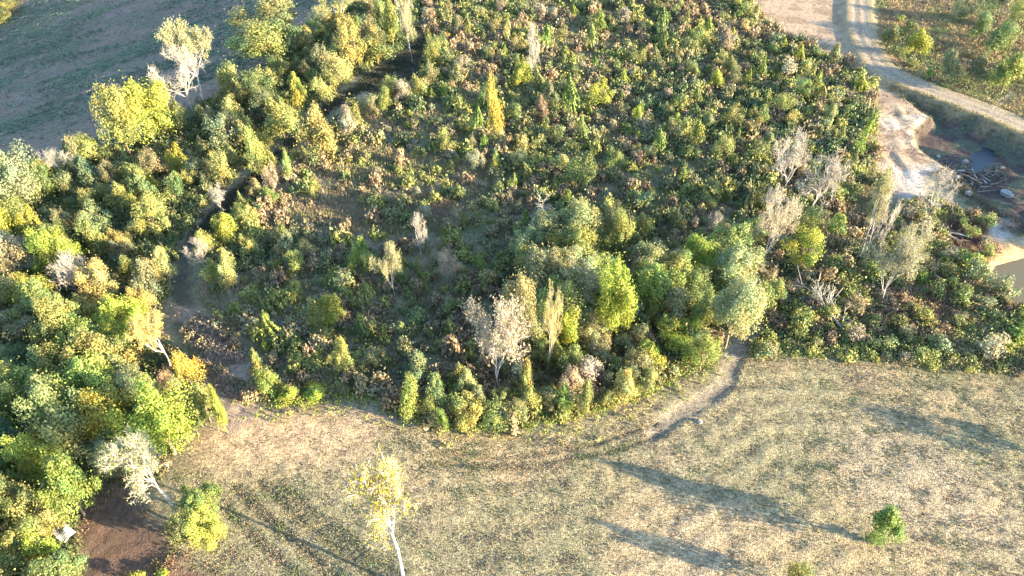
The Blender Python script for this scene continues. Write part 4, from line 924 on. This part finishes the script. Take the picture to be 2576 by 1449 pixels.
clumps('sparse_weeds', P, rr, 10, .35, .35, .16, pick(rr, n, (.12, .11, .05), [((.20, .12, .08), .5, .62, 4)], P[:, 0], P[:, 1]), 'sparse weeds on the bare red soil', .4)
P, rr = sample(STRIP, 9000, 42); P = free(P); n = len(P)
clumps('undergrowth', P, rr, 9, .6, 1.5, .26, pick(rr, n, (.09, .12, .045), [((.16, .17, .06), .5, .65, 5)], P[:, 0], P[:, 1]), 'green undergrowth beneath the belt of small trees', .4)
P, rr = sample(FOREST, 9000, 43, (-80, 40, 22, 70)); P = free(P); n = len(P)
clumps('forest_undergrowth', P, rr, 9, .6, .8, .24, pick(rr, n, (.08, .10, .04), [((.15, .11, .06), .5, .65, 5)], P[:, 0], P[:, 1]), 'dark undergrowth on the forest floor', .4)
P, rr = sample(EAST, 13000, 44); P = free(P); P = P[~inside(POND, P[:, 0], P[:, 1]) & ~inside(DIRTP, P[:, 0], P[:, 1])]; n = len(P); cl = fnoise(P[:, 0], P[:, 1], 4, 50)
clumps('tangled_scrub', P, rr, 10, .5, .4 + 1.1 * cl, .2, pick(rr, n, (.15, .19, .08), [((.30, .21, .13), .5, .62, 12), ((.22, .23, .10), .5, .62, 4), ((.27, .18, .12), .62, .72, 6)], P[:, 0], P[:, 1]), 'tangled green and brown scrub above the right hay field', .45)
P, rr = sample(EAST, 1700, 64); P = free(P); P = P[~inside(POND, P[:, 0], P[:, 1]) & ~inside(DIRTP, P[:, 0], P[:, 1])]; n = len(P); rad = .4 + .9 * rr.random(n) ** 2
brush('scrub_mounds', P, rr, rad, rad * rr.uniform(1.0, 1.7, n), ['green', ('olive', .48, 5), ('brown', .5, 9), ('light', .6, 4)], 'mounds of bramble in the scrub above the right hay field')
P, rr = sample(STRIP, 2300, 65); P = free(P); n = len(P); rad = .5 + 1.0 * rr.random(n) ** 2
brush('belt_brush', P, rr, rad, rad * rr.uniform(1.2, 2.0, n), ['dark', ('green', .45, 5), ('olive', .57, 6)], 'brush between the small trees of the belt')
P, rr = sample(NE, 14000, 45); P = free(P); n = len(P); cl = fnoise(P[:, 0], P[:, 1], 4, 50)
clumps('tawny_grass', P, rr, 8, .45, .25 + .7 * cl, .22, pick(rr, n, (.31, .225, .125), [((.17, .20, .08), .46, .6, 9), ((.20, .16, .10), .58, .7, 5)], P[:, 0], P[:, 1]), 'tawny and green rough grass beyond the dirt road', .6)
P, rr = sample(HAY, 60000, 46, (-50, 90, 22, 66)); X, Y = P[:, 0], P[:, 1]
k = (rr.random(len(P)) < .25 + .75 * swath(X, Y) * (.4 + fnoise(X, Y, 2.5, 33))) & (dist_line(TRACKL, X, Y) > 1.0); P = P[k]; n = len(P)
pk_ = sdist(gpoly([(540, 990), (1000, 1040), (900, 1170), (560, 1190), (470, 1130)]), P[:, 0], P[:, 1]); P = P[(pk_ < 0) | (rr.random(n) < .4)]; n = len(P)
clumps('hay_stubble', P, rr, 6, .34, .08, .11, pick(rr, n, (.215, .17, .11), [((.155, .15, .075), .48, .60, 7), ((.14, .165, .065), .57, .68, 1.8), ((.25, .19, .125), .54, .7, 4)], P[:, 0], P[:, 1]), 'cut hay stubble and green tufts on the mown field', .25)
# lush edge of grass along the hay field and the path
EDGE = [g0(*q) for q in [(640, 1008), (720, 1015), (850, 998), (960, 1005), (1040, 1062), (1180, 1083), (1370, 1068), (1500, 1038), (1620, 990), (1720, 938), (1800, 900)]]
rr = np.random.default_rng(60); pts = []
for a, b in zip(EDGE[:-1], EDGE[1:]):
    m = int(np.hypot(*(b - a)) * 26); t = rr.random(m)[:, None]; pts.append(a + (b - a) * t + rr.normal(0, .5, (m, 2)) + (0, .5))
P = np.concatenate(pts); P = np.concatenate([P, np.concatenate([a + (b - a) * rr.random((22, 1)) + rr.normal(0, 1.1, (22, 2)) - (0, .7) for a, b in zip(EDGE[:-1], EDGE[1:])])]); n = len(P)
clumps('edge_grass', P, rr, 10, .35, .6, .2, pick(rr, n, (.19, .24, .05), [((.32, .30, .08), .5, .65, 3)], P[:, 0], P[:, 1]), 'fringe of tall yellow-green grass along the hay field edge', .7)
P, rr = sample(CROP, 110000, 47, (-190, 118, 24, 215)); X, Y = P[:, 0], P[:, 1]
u = crop_u(X, Y) / 2.1; band = sstep(.36, .6, fnoise(X * .5 + Y * .4, crop_u(X, Y) * 1.6, 12, 70)); fr = np.abs((u % 1) - .25)
k = (rr.random(len(P)) < np.exp(-(fr / .22) ** 2) * (.10 + .85 * band)) & (sdist(CROP, X, Y) > .5); P = P[k]; n = len(P)
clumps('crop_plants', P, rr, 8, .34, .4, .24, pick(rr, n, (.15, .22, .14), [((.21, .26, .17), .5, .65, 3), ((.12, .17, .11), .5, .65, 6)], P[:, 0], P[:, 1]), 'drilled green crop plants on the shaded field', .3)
P, rr = sample(gpoly([(2230, 190), (2700, 380), (2700, 620), (2380, 620), (2240, 420)]), 5200, 49); X, Y = P[:, 0], P[:, 1]; dq = sdist(PIT, X, Y)
k = (dq > -3.2) & (dq < .9) & (sdist(BANK, X, Y) < -.3) & (dist_line(ROADL, X, Y) > 2.0); P = P[k]; n = len(P)
clumps('slope_weeds', P, rr, 9, .4, .45, .22, pick(rr, n, (.11, .115, .06), [((.17, .13, .08), .5, .62, 4)], P[:, 0], P[:, 1]), 'dark weeds on the slope between dirt road and pit', .6, .25)  # weeds kept dark to help stand in for the slope's shade
P = np.concatenate([sample(BANK, 900, 50)[0], sample(SAND, 1200, 51)[0]]); n = len(P); rr = np.random.default_rng(52)
clumps('gravel', P, rr, 4, .3, .06, .16, pick(rr, n, (.30, .23, .16), [((.16, .12, .08), .5, .62, 3)], P[:, 0], P[:, 1]), 'gravel and clods on the sand bank and clearing', .2, .4)
P, rr = sample(DIRTP, 700, 53); n = len(P)
clumps('burnt_scrub', P, rr, 12, .5, .6, .22, pick(rr, n, (.14, .085, .07), [((.22, .16, .12), .5, .62, 3)], P[:, 0], P[:, 1]), 'reddish brown dead scrub below the pit', .5, .25)
P, rr = sample(PIT, 4200, 48); P = P[(sdist(POOL, P[:, 0], P[:, 1]) > .3) & (fnoise(P[:, 0], P[:, 1], 5, 80) > .42)]; n = len(P)
clumps('pit_weeds', P, rr, 8, .4, .5, .22, pick(rr, n, (.13, .13, .075), [((.16, .095, .085), .45, .58, 4)], P[:, 0], P[:, 1]), 'sparse weeds on the pit floor', .4)
# print('TRIS', sum(len(me.loops) - 2 * len(me.polygons) for me in bpy.data.meshes))

# ------------------------------------------------------------------ labels of the scattered plants: where each stands beside its neighbours
def to_photo(p):
    v = np.array(p) - (0, 0, ALT); z = v @ FWD; return PW / 2 + FX * v[0] / z, PH / 2 - FX * (v @ UP) / z
def relabel():
    allp = [o for o in COL.objects if o.parent is None and o.get('category')]
    from collections import Counter
    cnt = Counter(o['label'] for o in allp)
    marks = [(to_photo(o.location), o['label']) for o in allp if cnt[o['label']] == 1 and len(o['label'].split()) <= 9 and not any(w in o['label'].split() for w in ('left', 'right', 'one', 'it', 'its'))]
    marks = [m for m in marks if -20 < m[0][0] < PW + 20 and -20 < m[0][1] < PH + 20]
    used = set(cnt)
    for o in allp:
        if cnt[o['label']] < 2: continue
        x, y = to_photo(o.location)
        if not (-60 < x < PW + 60 and -60 < y < PH + 60): continue
        g = o.get('group', ''); kind = {'tree': 'tree'}.get(o['category'], o['category'])
        c = o.color[:] if o.type == 'MESH' else [k for k in o.children if k.name.startswith('crown')][0].color[:]
        r_, g_, b_ = c[:3]; m = max(r_, g_)
        if r_ > g_ * 1.12: cn = 'tan' if m > .25 else 'brown'
        elif r_ > g_ * .97: cn = 'yellowish' if m > .24 else 'olive'
        elif r_ > g_ * .78: cn = ('yellow-green' if m > .22 else 'olive') if b_ < g_ * .45 else 'grey-green'
        else: cn = 'bright green' if m > .21 else ('dark green' if m < .125 else 'green')
        size = 'big' if o.scale[0] > (1.0 if o.type == 'MESH' else .9) else 'small'
        for (mx, my), ml in sorted(marks, key=lambda q: (q[0][0] - x) ** 2 + (1.4 * (q[0][1] - y)) ** 2)[:9]:
            dx, dy = x - mx, y - my
            d = ('right of' if dx > 0 else 'left of') if abs(dx) > abs(dy) else ('below' if dy > 0 else 'above')
            f = math.hypot(dx, dy); near = 'close ' if f < 45 else ''
            for lb in (f'{size} {cn} {kind} {near}{d} the {ml}', f'{size} {cn} {kind} {"well " if f > 110 else ""}{d} the {ml}'):
                if lb not in used and len(lb.split()) <= 16: break
            else: continue
            used.add(lb); o['label'] = lb; break
relabel()
